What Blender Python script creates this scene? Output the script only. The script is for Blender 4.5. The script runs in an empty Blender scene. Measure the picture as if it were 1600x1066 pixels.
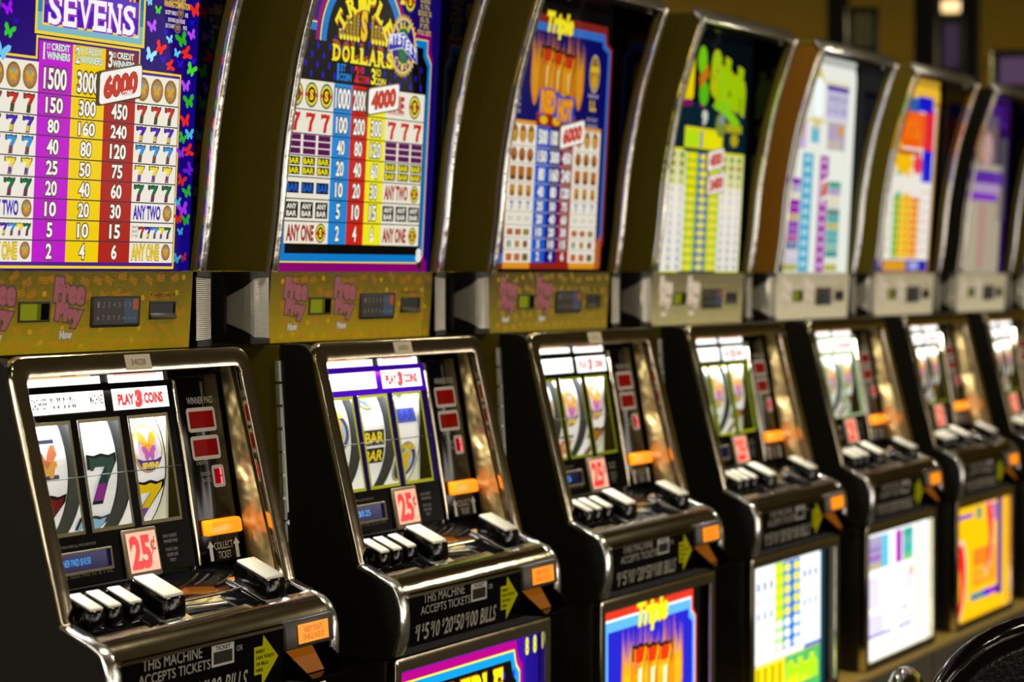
import bpy, bmesh, math, random
from mathutils import Vector, Matrix
random.seed(7)
COL = bpy.context.scene.collection
sin, cos, PI = math.sin, math.cos, math.pi

# ------------------------------------------------------------------ colours / materials
def lin(c):
    return c / 12.92 if c <= .04045 else ((c + .055) / 1.055) ** 2.4
def H(h):
    return tuple(lin(int(h[i:i + 2], 16) / 255) for i in (0, 2, 4)) + (1.,)

def mat(name, base, rough=.5, metal=0., spec=.5, coat=0., bump=0., bscale=60., emis=None, es=0., mott=0.):
    m = bpy.data.materials.new(name); m.use_nodes = True
    nt = m.node_tree; b = nt.nodes['Principled BSDF']
    c = H(base) if isinstance(base, str) else tuple(base) + (1.,)
    b.inputs['Base Color'].default_value = c
    b.inputs['Roughness'].default_value = rough
    b.inputs['Metallic'].default_value = metal
    b.inputs['Specular IOR Level'].default_value = spec
    b.inputs['Coat Weight'].default_value = coat
    b.inputs['Coat Roughness'].default_value = .06
    tc = nt.nodes.new('ShaderNodeTexCoord')
    nz = nt.nodes.new('ShaderNodeTexNoise'); nz.inputs['Scale'].default_value = bscale
    nt.links.new(tc.outputs['Object'], nz.inputs['Vector'])
    if bump:
        bp = nt.nodes.new('ShaderNodeBump'); bp.inputs['Strength'].default_value = bump; bp.inputs['Distance'].default_value = .01
        nt.links.new(nz.outputs['Fac'], bp.inputs['Height']); nt.links.new(bp.outputs['Normal'], b.inputs['Normal'])
    mx = nt.nodes.new('ShaderNodeMix'); mx.data_type = 'RGBA'
    k = mott or .12
    mx.inputs['A'].default_value = tuple(v * (1 - k) for v in c[:3]) + (1,)
    mx.inputs['B'].default_value = tuple(min(1, v * (1 + k)) for v in c[:3]) + (1,)
    nt.links.new(nz.outputs['Fac'], mx.inputs['Factor']); nt.links.new(mx.outputs['Result'], b.inputs['Base Color'])
    if emis:
        b.inputs['Emission Color'].default_value = H(emis); b.inputs['Emission Strength'].default_value = es
        m.cycles.emission_sampling = 'NONE'
    return m

def art_mat(name, strength, rough=.15, spec=.5, base=0.0):
    """print carried by the mesh colour attribute, glowing at the given strength"""
    m = bpy.data.materials.new(name); m.use_nodes = True
    nt = m.node_tree; b = nt.nodes['Principled BSDF']
    at = nt.nodes.new('ShaderNodeVertexColor'); at.layer_name = 'ink'
    nt.links.new(at.outputs['Color'], b.inputs['Emission Color'])
    b.inputs['Emission Strength'].default_value = strength
    b.inputs['Base Color'].default_value = (0, 0, 0, 1)
    if base:
        mx = nt.nodes.new('ShaderNodeMix'); mx.data_type = 'RGBA'; mx.inputs['Factor'].default_value = base
        mx.inputs['A'].default_value = (0, 0, 0, 1); nt.links.new(at.outputs['Color'], mx.inputs['B'])
        nt.links.new(mx.outputs['Result'], b.inputs['Base Color'])
    b.inputs['Roughness'].default_value = rough; b.inputs['Specular IOR Level'].default_value = spec; b.inputs['IOR'].default_value = 1.12 + min(spec, .5) * .76
    m.cycles.emission_sampling = 'NONE'
    return m

M = dict(
    lam=mat('olive_laminate', '66590e', .55, spec=.3, bscale=220, mott=.25),
    brown=mat('brown_laminate', '8a5a0c', .55, spec=.3, bscale=220, mott=.25),
    blk=mat('black_satin', '100f0a', .42, spec=.4, bscale=150, mott=.3),
    side=mat('black_laminate', '100e08', .5, spec=.3, bscale=180, mott=.35),
    gloss=mat('black_gloss', '050505', .08, spec=.2),
    deckm=mat('deck_gloss', '0b0b0d', .06, spec=.55),
    chrome=mat('chrome', (.74, .65, .47), .10, 1., bump=.03, bscale=25),
    bright=mat('bright_chrome', (.95, .92, .90), .20, 1., bump=.10, bscale=45),
    gold=mat('bronze_mirror', (.66, .50, .22), .38, 1., bump=.9, bscale=22),
    steel=mat('hinge_steel', (.8, .8, .78), .25, 1.),
    lens=mat('ribbed_lens', 'b0aca6', .32, .3, spec=.6),
    cap=mat('button_cap', 'cfcabb', .3, spec=.4, mott=.06, emis='e6e2d4', es=.06),
    tan=mat('tan_plastic', '6e6148', .45),
    grey=mat('grey_plastic', '3c3a34', .4),
    white=mat('reel_white', 'f4f4ee', .5, mott=.03),
    tag=mat('tag_paper', 'd8c9ac', .6),
    orange=mat('orange_lens', 'ff8a10', .2, emis='ff8a08', es=1.0),
    ring=mat('reel_rim', '26282c', .35),
    inter=mat('reel_interior', 'e8e6d0', .6, emis='e8e6c8', es=.30),  # slight glow added to brighten the walls of the reel box
    leather=mat('black_leather', '0c0b0c', .38, spec=.5, bump=.25, bscale=140),
    vinyl=mat('glossy_vinyl', '0a0608', .12, spec=.7, bump=.12, bscale=30),
    wall=mat('olive_wall', '8c7a02', .8, bscale=3, mott=.2),
    ceil=mat('ceiling_paint', '6a5a28', .9, bscale=5),
    carpet=mat('dark_carpet', '2c2414', .95, bscale=40, mott=.5),
    basem=mat('base_laminate', '4e4424', .5, bscale=90, mott=.2),
    trimt=mat('tan_edge', 'b89c50', .35),
    post=mat('black_post', '050402', .7),
    glow=mat('lamp_glow', 'ffdfae', .4, emis='ffd9a0', es=1.6),
)
A_TOP = art_mat('backlit_print', 1.0, .08, .10)
A_BEL = art_mat('bright_backlit_print', 1.5, .13, .4)
A_HDR = art_mat('lit_sign_print', 1.9, .2)
A_PRT = art_mat('printed_surface', .10, .35, .4, base=.75)
A_GLS = art_mat('printed_glass', .45, .10, .05, base=.45)
A_PNL = art_mat('panel_print', .40, .4, .15, base=.8)  # print made to glow so the yellow panels come out brighter
A_PNF = art_mat('pale_panel_print', .85, .35, .4, base=.8)  # stronger glow put into the far panels' print to brighten them
A_REEL = art_mat('reel_strip_print', .42, .4, .3, base=.8)
A_DSP = art_mat('display_glow', 1.25, .2)
A_PLT = art_mat('glossy_plate_print', .30, .10, .25, base=.4)

# ------------------------------------------------------------------ mesh helpers
def link(o, parent=None):
    COL.objects.link(o)
    if parent: o.parent = parent
    return o
def part(name, me, parent, loc=None):
    o = bpy.data.objects.new(name, me); link(o, parent)
    if loc: o.location = loc
    return o
def empty(name, loc, label, cat, group=None, rz=0):
    o = bpy.data.objects.new(name, None); o.empty_display_size = .1; link(o)
    o.location = loc; o.rotation_euler = (0, 0, rz); o['label'] = label; o['category'] = cat
    if group: o['group'] = group
    return o
def finish(bm, name, m, bevel=0., seg=2, smooth=True, ang=.5):
    bmesh.ops.remove_doubles(bm, verts=bm.verts, dist=1e-6)
    bmesh.ops.recalc_face_normals(bm, faces=bm.faces)
    if bevel:
        es = [e for e in bm.edges if len(e.link_faces) == 2 and e.calc_face_angle(0) > ang]
        bmesh.ops.bevel(bm, geom=es, offset=bevel, segments=seg, affect='EDGES', profile=.5, clamp_overlap=True)
    me = bpy.data.meshes.new(name); bm.to_mesh(me); bm.free()
    for x in (m if isinstance(m, (list, tuple)) else [m]): me.materials.append(x)
    if smooth:
        me.polygons.foreach_set('use_smooth', [True] * len(me.polygons))
        try: me.set_sharp_from_angle(angle=.6)
        except Exception: pass
    return me
def box(bm, x0, x1, y0, y1, z0, z1, mi=0):
    v = [bm.verts.new((x, y, z)) for x in (x0, x1) for y in (y0, y1) for z in (z0, z1)]
    for f in ((0, 1, 3, 2), (4, 6, 7, 5), (0, 4, 5, 1), (2, 3, 7, 6), (0, 2, 6, 4), (1, 5, 7, 3)):
        bm.faces.new([v[i] for i in f]).material_index = mi
def prism(bm, yz, x0, x1, mi=0):
    a = [bm.verts.new((x0, y, z)) for y, z in yz]; b = [bm.verts.new((x1, y, z)) for y, z in yz]
    bm.faces.new(a).material_index = mi; bm.faces.new(b[::-1]).material_index = mi
    n = len(yz)
    for i in range(n):
        bm.faces.new((a[i], a[(i + 1) % n], b[(i + 1) % n], b[i])).material_index = mi
def fillet(p, rs, n=5):
    out = []; N = len(p)
    for i in range(N):
        r = rs[i] if isinstance(rs, (list, tuple)) else rs
        a, b, c = Vector(p[i - 1]), Vector(p[i]), Vector(p[(i + 1) % N])
        if not r: out.append(tuple(b)); continue
        u = (a - b); v = (c - b); d = min(r, u.length * .49, v.length * .49)
        u = u.normalized() * d; v = v.normalized() * d
        for k in range(n + 1):
            t = k / n
            out.append(tuple((b + u) * (1 - t) ** 2 + b * 2 * t * (1 - t) + (b + v) * t * t))
    return out
def strip(bm, yz, x0, x1, th):
    """thick band following an open yz profile, th inwards (+y / -z side)"""
    n = len(yz); inn = []
    for i in range(n):
        a = Vector(yz[max(i - 1, 0)]); c = Vector(yz[min(i + 1, n - 1)]); t = (c - a).normalized()
        nn = Vector((-t.y, t.x))
        inn.append((yz[i][0] + nn.x * th, yz[i][1] + nn.y * th))
    prism(bm, list(yz) + inn[::-1], x0, x1)
def ring(bm, outer, inner, f, d):
    """flat frame between two equally long outlines; f(x,z,h)->xyz, thickness d"""
    n = len(outer)
    L = [[bm.verts.new(f(x, z, h)) for x, z in P] for P, h in ((outer, 0), (inner, 0), (outer, -d), (inner, -d))]
    for i in range(n):
        j = (i + 1) % n
        bm.faces.new((L[0][i], L[0][j], L[1][j], L[1][i])); bm.faces.new((L[2][i], L[3][i], L[3][j], L[2][j]))
        bm.faces.new((L[0][i], L[2][i], L[2][j], L[0][j])); bm.faces.new((L[1][i], L[1][j], L[3][j], L[3][i]))
def tube(bm, pts, r, n=12, closed=False):
    rows = []; N = len(pts)
    for i in range(N):
        p = Vector(pts[i])
        a = Vector(pts[i - 1]) if (i or closed) else p; c = Vector(pts[(i + 1) % N]) if (i < N - 1 or closed) else p
        t = (c - a).normalized(); ref = Vector((0, 1, 0)) if abs(t.y) < .9 else Vector((1, 0, 0))
        u = t.cross(ref).normalized(); v = t.cross(u)
        rows.append([bm.verts.new(p + u * r * cos(2 * PI * k / n) + v * r * sin(2 * PI * k / n)) for k in range(n)])
    for i in range(N if closed else N - 1):
        A, B = rows[i], rows[(i + 1) % N]
        for k in range(n): bm.faces.new((A[k], A[(k + 1) % n], B[(k + 1) % n], B[k]))
    if not closed: bm.faces.new(rows[0]); bm.faces.new(rows[-1][::-1])
def lathe(bm, prof, n=32):
    rows = [[bm.verts.new((r * cos(2 * PI * k / n), r * sin(2 * PI * k / n), z)) for k in range(n)] for r, z in prof]
    for A, B in zip(rows, rows[1:]):
        for k in range(n): bm.faces.new((A[k], A[(k + 1) % n], B[(k + 1) % n], B[k]))
    bm.faces.new(rows[0]); bm.faces.new(rows[-1][::-1])

# ------------------------------------------------------------------ printed artwork: one mesh of coloured shapes
_tc = {}
def glyphs(s, bold):
    k = (s, bold)
    if k not in _tc:
        cu = bpy.data.curves.new('t', 'FONT'); cu.body = s; cu.size = 1; cu.offset = bold; cu.resolution_u = 3
        o = bpy.data.objects.new('t', cu); COL.objects.link(o)
        dg = bpy.context.evaluated_depsgraph_get(); e = o.evaluated_get(dg); me = e.to_mesh()
        _tc[k] = ([(v.co.x, v.co.y) for v in me.vertices], [tuple(p.vertices) for p in me.polygons])
        e.to_mesh_clear(); bpy.data.objects.remove(o); bpy.data.curves.remove(cu)
    return _tc[k]
SLABS = dict(E='tl bl tr br', V='tl tr', N='tl bl tr br', D='tl bl', L='tl bl br', A='bl br', R='tl bl br', T='tL tR bm',
             I='tm bm', P='tl bl', S='sr sl', O='', U='tl tr', H='tl tr bl br', C='sr')
class Art:
    def __init__(s): s.V = []; s.F = []; s.K = []
    def poly(s, pts, col, lay=1):
        n = len(s.V); c = H(col) if isinstance(col, str) else col
        s.V += [(x, z, lay) for x, z in pts]; s.K += [c] * len(pts); s.F.append(tuple(range(n, n + len(pts)))); return s
    def rect(s, x0, z0, x1, z1, col, lay=1): return s.poly([(x0, z0), (x1, z0), (x1, z1), (x0, z1)], col, lay)
    def rrect(s, x0, z0, x1, z1, r, col, lay=1): return s.poly(fillet([(x0, z0), (x1, z0), (x1, z1), (x0, z1)], r, 4), col, lay)
    def frame(s, x0, z0, x1, z1, t, col, lay=1):
        s.rect(x0, z0, x1, z0 + t, col, lay); s.rect(x0, z1 - t, x1, z1, col, lay); s.rect(x0, z0, x0 + t, z1, col, lay); s.rect(x1 - t, z0, x1, z1, col, lay)
    def ell(s, cx, cz, rx, rz, col, lay=1, n=18):
        return s.poly([(cx + rx * cos(2 * PI * k / n), cz + rz * sin(2 * PI * k / n)) for k in range(n)], col, lay)
    def shape(s, pts, cx, cz, sx, sz, col, lay=1, rot=0):
        c, q = cos(rot), sin(rot)
        return s.poly([(cx + (x * c - z * q) * sx, cz + (x * q + z * c) * sz) for x, z in pts], col, lay)
    def text(s, t, x0, z0, x1, z1, col, lay=3, bold=.02, out=None, ow=.05, shear=0., rot=0., grow=0.):
        if t[0] == '~':      # print too small or soft to read: letter-sized strokes
            n = len(t) - 1; w = (x1 - x0) / n
            for i, ch in enumerate(t[1:]):
                if ch == ' ': continue
                k = ord(ch) % 3; s.rect(x0 + w * (i + .08), z0, x0 + w * (i + .40), z1, col, lay)
                if k: s.rect(x0 + w * (i + .40), z1 - (z1 - z0) * .3, x0 + w * (i + .85), z1, col, lay)
                if k != 1: s.rect(x0 + w * (i + .40), z0, x0 + w * (i + .85), z0 + (z1 - z0) * .28, col, lay)
            return
        v, f = glyphs(t, bold)
        if not v: return
        ax, bx = min(p[0] for p in v), max(p[0] for p in v); az, bz = min(p[1] for p in v), max(p[1] for p in v)
        kx = (x1 - x0) / (bx - ax); kz = (z1 - z0) / (bz - az); cx, cz = (x0 + x1) / 2, (z0 + z1) / 2; mx, mz = (ax + bx) / 2, (az + bz) / 2
        def put(vv, ff, c, l):
            n = len(s.V); cc = H(c) if isinstance(c, str) else c
            for px, pz in vv:
                dx = (px - mx) * kx; dz = (pz - mz) * kz; dx += shear * dz; dz += grow * dx
                s.V.append((cx + dx * cos(rot) - dz * sin(rot), cz + dx * sin(rot) + dz * cos(rot), l)); s.K.append(cc)
            s.F += [tuple(i + n for i in q) for q in ff]
        if out: put(*glyphs(t, bold + ow), out, lay - .5)
        put(v, f, col, lay)
    def slab(s, t, x0, z0, x1, z1, col, lay=3, bold=.03, out=None, ow=.05, grow=0.):
        n = len(t); w = (x1 - x0) / n
        for i, ch in enumerate(t):
            dz = grow * (i + .5 - n / 2) * w
            s.letter(ch, x0 + w * (i + .5), (z0 + z1) / 2 + dz, w * .84, (z1 - z0), col, lay, bold, out, ow)
    def letter(s, ch, cx, cz, w, h, col, lay=3, bold=.03, out=None, ow=.05, rot=0.):
        s.text(ch, cx - w / 2, cz - h / 2, cx + w / 2, cz + h / 2, col, lay, bold, out, ow, rot=rot)
        t = h * .13; sw = w * .30; c, q = cos(rot), sin(rot)
        def r(ax, az, bx, bz): s.poly([(cx + x * c - z * q, cz + x * q + z * c) for x, z in ((ax, az), (bx, az), (bx, bz), (ax, bz))], col, lay + .1)
        a, b = w / 2, h / 2
        for k in SLABS.get(ch, '').split():
            if k == 'tl': r(-a - w * .1, b - t, -a + sw, b)
            elif k == 'tr': (r(a - t * .8, b - t * 2.6, a, b) if ch == 'E' else r(a - sw, b - t, a + w * .1, b))
            elif k == 'bl': r(-a - w * .1, -b, -a + sw, -b + t)
            elif k == 'br': (r(a - t * .8, -b, a + t * .1, -b + t * 2.6) if ch in 'EL' else r(a - sw, -b, a + w * .1, -b + t))
            elif k == 'tL': r(-a, b - t * 2.4, -a + t * .8, b)
            elif k == 'tR': r(a - t * .8, b - t * 2.4, a, b)
            elif k == 'bm': r(-sw, -b, sw, -b + t)
            elif k == 'tm': r(-sw, b - t, sw, b)
            elif k == 'sr': r(a - t * .9, b - t * 2.9, a, b - t * .2)
            elif k == 'sl': r(-a, -b + t * .2, -a + t * .9, -b + t * 2.9)
    def mesh(s, name, f, m, step=.00012):
        me = bpy.data.meshes.new(name)
        me.from_pydata([f(x, z, l * step) for x, z, l in s.V], [], s.F)
        a = me.color_attributes.new('ink', 'FLOAT_COLOR', 'POINT')
        a.data.foreach_set('color', [c for k in s.K for c in k])
        me.materials.append(m); me.update(); return me

SEVEN = [(-.5, .5), (-.5, .2), (-.38, .2), (-.3, .27), (.1, .27), (-.1, -.02), (-.22, -.5), (.14, -.5), (.2, -.08), (.5, .34), (.5, .5), (.25, .45), (0, .5), (-.25, .46)]
BFLY = [(0, 0.06), (0.1, 0.26), (0.3, 0.5), (0.5, 0.5), (0.52, 0.22), (0.3, -0.02), (0.36, -0.2), (0.28, -0.44), (0.14, -0.46), (0.03, -0.22), (0, -0.26), (-0.03, -0.22), (-0.14, -0.46), (-0.28, -0.44), (-0.36, -0.2), (-0.3, -0.02), (-0.52, 0.22), (-0.5, 0.5), (-0.3, 0.5), (-0.1, 0.26)]
def seven(a, x, z, w, h, top, low, lay=3, edge='101010'):
    a.shape(SEVEN, x, z, w * 1.22, h * 1.14, edge, lay)
    a.shape(SEVEN, x, z, w, h, top, lay + .4)
    a.poly([(x - w * .18, z - h * .1), (x + w * .16, z - h * .1), (x + w * .13, z - h * .48), (x - w * .24, z - h * .48)], low, lay + .8)
def medal(a, x, z, rx, rz, lay=3, o='8a6a14', i='b07a50', c='d0a020', d='50b0d0'):
    a.ell(x, z, rx, rz, o, lay); a.ell(x, z, rx * .8, rz * .8, i, lay + .3, 14)
    a.shape(BFLY, x, z - rz * .05, rx * 1.2, rz * .9, c, lay + .6); a.shape([(-.5, .5), (.5, .5), (0, -.5)], x, z + rz * .28, rx * .6, rz * .34, d, lay + .9)
def bar(a, x, z, w, h, bg, fg, t='BAR', lay=2):
    a.rect(x - w / 2, z - h / 2, x + w / 2, z + h / 2, bg, lay)
    if fg: a.text(t, x - w * .44, z - h * .36, x + w * .44, z + h * .36, fg, lay + 1, .03)

# ------------------------------------------------------------------ surfaces of a machine (local: x across, y away from the player, z up)
def S_TOP(x, z, h): return (x, .0255 - .055 * (z - 1.357) - h, z)
def S_ART(x, z, h): return S_TOP(x + .022, 1.34 + (z - 1.34) * 1.0068, h)
def S_SCR(x, z, h): return (x, -.037 + .1714 * (z - 1.19) - h, z)
def S_PAN(x, z, h): return (x + .0135, .0185 - .07 * (z - 1.345) - h, z)
def S_FRT(x, z, h): return (x, -.2135 - h, z)
def S_BEL(x, z, h): return (x + .02, -.188 - h, z)
def S_DOOR(x, z, h): return (x, -.060 + .2485 * (z - 1.238) - h, z)
def deck_z(y): return .944 + .45 * (y + .079)
RR, RZ = .13, 1.081
RY = -.0437 + RR
def S_REEL(x, z, h):
    t = (z - RZ) / RR; r = RR + h * 8
    return (x, RY - r * cos(t), RZ + r * sin(t))
HW = .2625; TW = .2615
TRIM = [(.014, 1.347), (.002, 1.43), (-.007, 1.52), (-.020, 1.60), (-.038, 1.685), (-.065, 1.775), (-.092, 1.856)]
def trim_smooth(n=24):
    out = []
    P = [Vector(p) for p in TRIM]; P = [2 * P[0] - P[1]] + P + [2 * P[-1] - P[-2]]
    for i in range(1, len(P) - 2):
        for k in range(4):
            t = k / 4; a, b, c, d = P[i - 1:i + 3]
            out.append(tuple(.5 * ((2 * b) + (c - a) * t + (2 * a - 5 * b + 4 * c - d) * t * t + (3 * b - a - 3 * c + d) * t ** 3)))
    out.append(tuple(P[-2])); return out
TS = trim_smooth()
LIP = [(-.140, .917), (-.178, .9005), (-.192, .8945), (-.203, .885), (-.210, .872), (-.214, .855), (-.2155, .835), (-.2145, .815), (-.210, .797), (-.204, .783)]

SH = {}
def shell():
    # lower cabinet: open-fronted shell
    bm = bmesh.new()
    box(bm, -HW, -HW + .012, -.003, .36, .45, 1.236); box(bm, HW - .012, HW, -.003, .36, .45, 1.236)
    box(bm, -HW + .012, HW - .012, .345, .36, .45, 1.236); box(bm, -HW + .012, HW - .012, -.003, .345, .45, .465)
    SH['cabinet'] = finish(bm, 'cabinet', M['lam'])
    # black band behind the card panel
    bm = bmesh.new()
    prism(bm, [(.034, 1.2385), (.36, 1.2385), (.36, 1.347), (.034, 1.347)], -.2485, .2485); box(bm, -.298, .298, .070, .34, 1.2385, 1.346)
    SH['neck'] = finish(bm, 'neck', M['blk'], .002)
    # door side plates
    prof = [(-.006, 1.238), (-.058, 1.238), (-.138, .918)] + [(y + .003, z - .002) for y, z in LIP] + [(-.19, .779), (-.034, .779), (-.027, .888)]
    prof = fillet(prof, [.0, .022] + [0] * (len(prof) - 2))
    bm = bmesh.new()
    prism(bm, prof, -HW, -HW + .022); SH['doorL'] = finish(bm, 'door_side', M['side']); bm = bmesh.new()
    prism(bm, prof, HW - .022, HW); SH['doorR'] = finish(bm, 'door_side', M['side']); bm = bmesh.new()
    prism(bm, [(-.195, .779), (-.04, .779), (-.04, .79), (-.195, .79)], -HW + .022, HW - .022)
    SH['door'] = finish(bm, 'door', M['side'])
    # hinge knuckles
    bm = bmesh.new(); n = 12
    for k in range(n):
        a, b = k / n, (k + .88) / n
        P = [(-HW - .003, -.004 + (-.023 + .004) * t, 1.213 + (.80 - 1.213) * t) for t in (a, b)]
        tube(bm, P, .0052, 8)
    SH['hinge'] = finish(bm, 'hinge', M['steel'])
    # chrome frame round the screen recess
    out = fillet([(-HW, .915), (HW, .915), (HW, 1.24), (-HW, 1.24)], [.004, .004, .030, .030])
    inn = fillet([(-.236, .918), (.236, .918), (.236, 1.214), (-.236, 1.214)], [.003, .003, .012, .012])
    bm = bmesh.new(); ring(bm, out, inn, lambda x, z, h: S_DOOR(x, z, h + .004), .011)
    SH['door_frame'] = finish(bm, 'door_frame', M['chrome'], .0055, 3)
    # mirrored liner inside the recess
    lin_p = [(-.060 + .0075, 1.2165), (-.138 + .0075, .922), (-.083, .9445), (-.036, 1.2165)]
    bm = bmesh.new(); prism(bm, lin_p, .2335, .2405); SH['linR'] = finish(bm, 'recess_liner', M['gold']); bm = bmesh.new(); prism(bm, lin_p, -.2405, -.2335)
    SH['linL'] = finish(bm, 'recess_liner', M['gold'])
    bm = bmesh.new()
    box(bm, -.2335, .2335, -.050, -.010, 1.2135, 1.2195)
    SH['recess_roof'] = finish(bm, 'recess_roof', M['gloss'])
    # deck
    bm = bmesh.new()
    prism(bm, [(-.060, deck_z(-.060)), (-.181, deck_z(-.181)), (-.181, .885), (-.060, .93)], -.238, .238)
    SH['button_deck'] = finish(bm, 'button_deck', M['deckm'], .0015)
    # chrome rail along the front of the deck, side bands and lower lip
    bm = bmesh.new()
    strip(bm, [(-.176, .9025)] + LIP[2:5] + [(-.2125, .8735)], -.244, .244, .006)
    SH['deck_rail'] = finish(bm, 'deck_rail', M['chrome'])
    bm = bmesh.new()
    strip(bm, LIP, -HW - .001, -.2375, .007); SH['stL'] = finish(bm, 'side_trim', M['bright'], .002); bm = bmesh.new(); strip(bm, LIP, .2445, HW + .001, .007)
    SH['stR'] = finish(bm, 'side_trim', M['bright'], .002)
    # bill acceptor
    bm = bmesh.new()
    prism(bm, [(-.2165, .876), (-.2195, .8375), (-.205, .834), (-.190, .876)], .122, .2435)
    SH['bill_acceptor'] = finish(bm, 'bill_acceptor', M['grey'], .0025)
    bm = bmesh.new()
    prism(bm, [(-.205, .8335), (-.2475, .800), (-.2475, .796), (-.19, .796)], .1365, .1405)
    prism(bm, [(-.205, .8335), (-.2475, .800), (-.2475, .796), (-.19, .796)], .2395, .2435)
    prism(bm, [(-.2475, .7995), (-.2475, .7955), (-.19, .7955), (-.19, .7995)], .1365, .2435)
    box(bm, .1365, .2435, -.199, -.192, .7955, .834)
    SH['bill_chute'] = finish(bm, 'bill_chute', M['gloss'])
    bm = bmesh.new(); prism(bm, [(-.2005, .832), (-.203, .832), (-.222, .801), (-.2195, .801)], .145, .212)
    SH['chute_light'] = finish(bm, 'chute_light', mat('dim_orange', '1a0c02', .3, spec=.1, emis='b86408', es=.42))
    # belly door
    bm = bmesh.new()
    o = fillet([(-.255, .452), (.255, .452), (.255, .778), (-.255, .778)], .006, 3); i = fillet([(-.236, .470), (.236, .470), (.236, .757), (-.236, .757)], .004, 3)
    ring(bm, o, i, lambda x, z, h: (x, -.200 - h, z), .018)
    SH['belly_frame'] = finish(bm, 'belly_frame', M['chrome'], .004, 3)
    bm = bmesh.new()
    box(bm, -.254, -.2365, -.182, -.150, .453, .777); box(bm, .2365, .254, -.182, -.150, .453, .777)
    box(bm, -.2365, .2365, -.182, -.150, .453, .4695); box(bm, -.2365, .2365, -.182, -.150, .7575, .777); box(bm, -.2365, .2365, -.163, -.150, .4695, .7575)
    box(bm, -.240, .240, -.150, -.004, .453, .777)
    SH['belly_door'] = finish(bm, 'belly_door', M['blk'], .002)
    # top box: side panels with the forward-curving front edge, lid, back
    bm = bmesh.new()
    sp = [(y + .006, z) for y, z in TS] + [(.36, 1.856), (.36, 1.3475)]
    prism(bm, sp, -TW, -TW + .010); SH['tbL'] = finish(bm, 'top_side', M['lam'])
    for k, mm in (('tbB', M['brown']), ('tbK', M['blk'])): bm = bmesh.new(); prism(bm, sp, -TW, -TW + .010); SH[k] = finish(bm, 'top_side', mm)
    bm = bmesh.new(); prism(bm, sp, TW - .010, TW)
    SH['tbR'] = finish(bm, 'top_side', M['lam'])
    bm = bmesh.new()
    sp2 = [(y + .012, z) for y, z in TS] + [(.06, 1.85), (.06, 1.3475)]
    prism(bm, sp2, -TW + .0105, -TW + .0135); SH['blL'] = finish(bm, 'box_liner', M['gloss']); bm = bmesh.new(); prism(bm, sp2, TW - .0135, TW - .0105); SH['blR'] = finish(bm, 'box_liner', M['gloss']); bm = bmesh.new()
    prism(bm, [(-.08, 1.838), (.05, 1.838), (.05, 1.3475), (.06, 1.3475), (.06, 1.8495), (-.08, 1.8495)], -TW + .0135, TW - .0135)
    SH['box_liner'] = finish(bm, 'box_liner', M['gloss'])
    bm = bmesh.new()
    strip(bm, TS, -TW - .001, -TW + .0125, .010); SH['ctL'] = finish(bm, 'curved_trim', M['bright'], .003, 3); bm = bmesh.new(); strip(bm, TS, TW - .0125, TW + .001, .010)
    SH['ctR'] = finish(bm, 'curved_trim', M['bright'], .003, 3)
    bm = bmesh.new()
    prism(bm, fillet([(-.096, 1.848), (-.084, 1.846), (-.070, 1.872), (-.082, 1.874)], .003, 3), -TW - .001, TW + .001)
    SH['top_rail'] = finish(bm, 'top_rail', M['bright'], .002)
    bm = bmesh.new(); box(bm, -TW, TW, -.076, .36, 1.8565, 1.868); SH['top_lid'] = finish(bm, 'top_lid', M['lam'], .002)
    # card panel items
    bm = bmesh.new(); prism(bm, [S_PAN(0, z, h)[1:] for z, h in ((1.2375, 0), (1.3465, 0), (1.3465, -.012), (1.2375, -.007))], -.2485, .2485)
    SH['panel_body'] = finish(bm, 'panel_body', M['blk'])
    # ribbed corner lamps wrapping from the front round to the side
    PLN = [(.2555, .0175), (.268, .0175), (.284, .0176), (.2935, .0190), (.2985, .0225), (.3005, .032), (.3005, .048), (.3005, .063)]
    def lens(sx):
        bm = bmesh.new(); N = 64; rows = []; n = len(PLN)
        for k in range(N + 1):
            row = []
            for q, (x, y) in enumerate(PLN):
                t = q / (n - 1); lo = 1.2475 + .004 * t + .018 * max(0, t - .45) / .55; hi = 1.3385 - .006 * t - .024 * max(0, t - .45) / .55
                off = (.0010 if k % 2 else 0)
                row.append(bm.verts.new((sx * (x - off * t), y + off * (1 - t), lo + (hi - lo) * k / N)))
            rows.append(row)
        for A, B in zip(rows, rows[1:]):
            for q in range(n - 1): bm.faces.new((A[q], A[q + 1], B[q + 1], B[q]))
        return finish(bm, 'corner_lamp', M['lens'], smooth=False)
    SH['lensL'] = lens(-1); SH['lensR'] = lens(1)
    def housing(sx):
        """black shell behind the lens with a rim that follows its outline"""
        bm = bmesh.new(); n = len(PLN)
        def ins(x, y, d):
            v = Vector((x - .262, y - .062)); L = v.length or 1; v *= (L - d) / L
            return (max(.2495, .262 + v.x), .062 + v.y)
        def cols(d, zf):
            out = []
            for q, (x, y) in enumerate(PLN):
                t = q / (n - 1); lo = 1.2475 + .004 * t + .018 * max(0, t - .45) / .55; hi = 1.3385 - .006 * t - .024 * max(0, t - .45) / .55
                xx, yy = ins(x, y, d); out.append((xx, yy, zf(lo, hi, 0), zf(lo, hi, 1)))
            return out
        inn = cols(.004, lambda lo, hi, k: hi if k else lo); mid = cols(-.0015, lambda lo, hi, k: hi + .001 if k else lo - .001); out = cols(-.001, lambda lo, hi, k: 1.3465 if k else 1.2385)
        V = [[(bm.verts.new((sx * x, y, a)), bm.verts.new((sx * x, y, b))) for x, y, a, b in S] for S in (inn, mid, out)]
        for k in (0, 1):
            for S, T in ((0, 1), (1, 2)):
                for q in range(n - 1): bm.faces.new((V[S][q][k], V[S][q + 1][k], V[T][q + 1][k], V[T][q][k]))
        for q in range(n - 1): bm.faces.new((V[0][q][0], V[0][q + 1][0], V[0][q + 1][1], V[0][q][1]))
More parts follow.
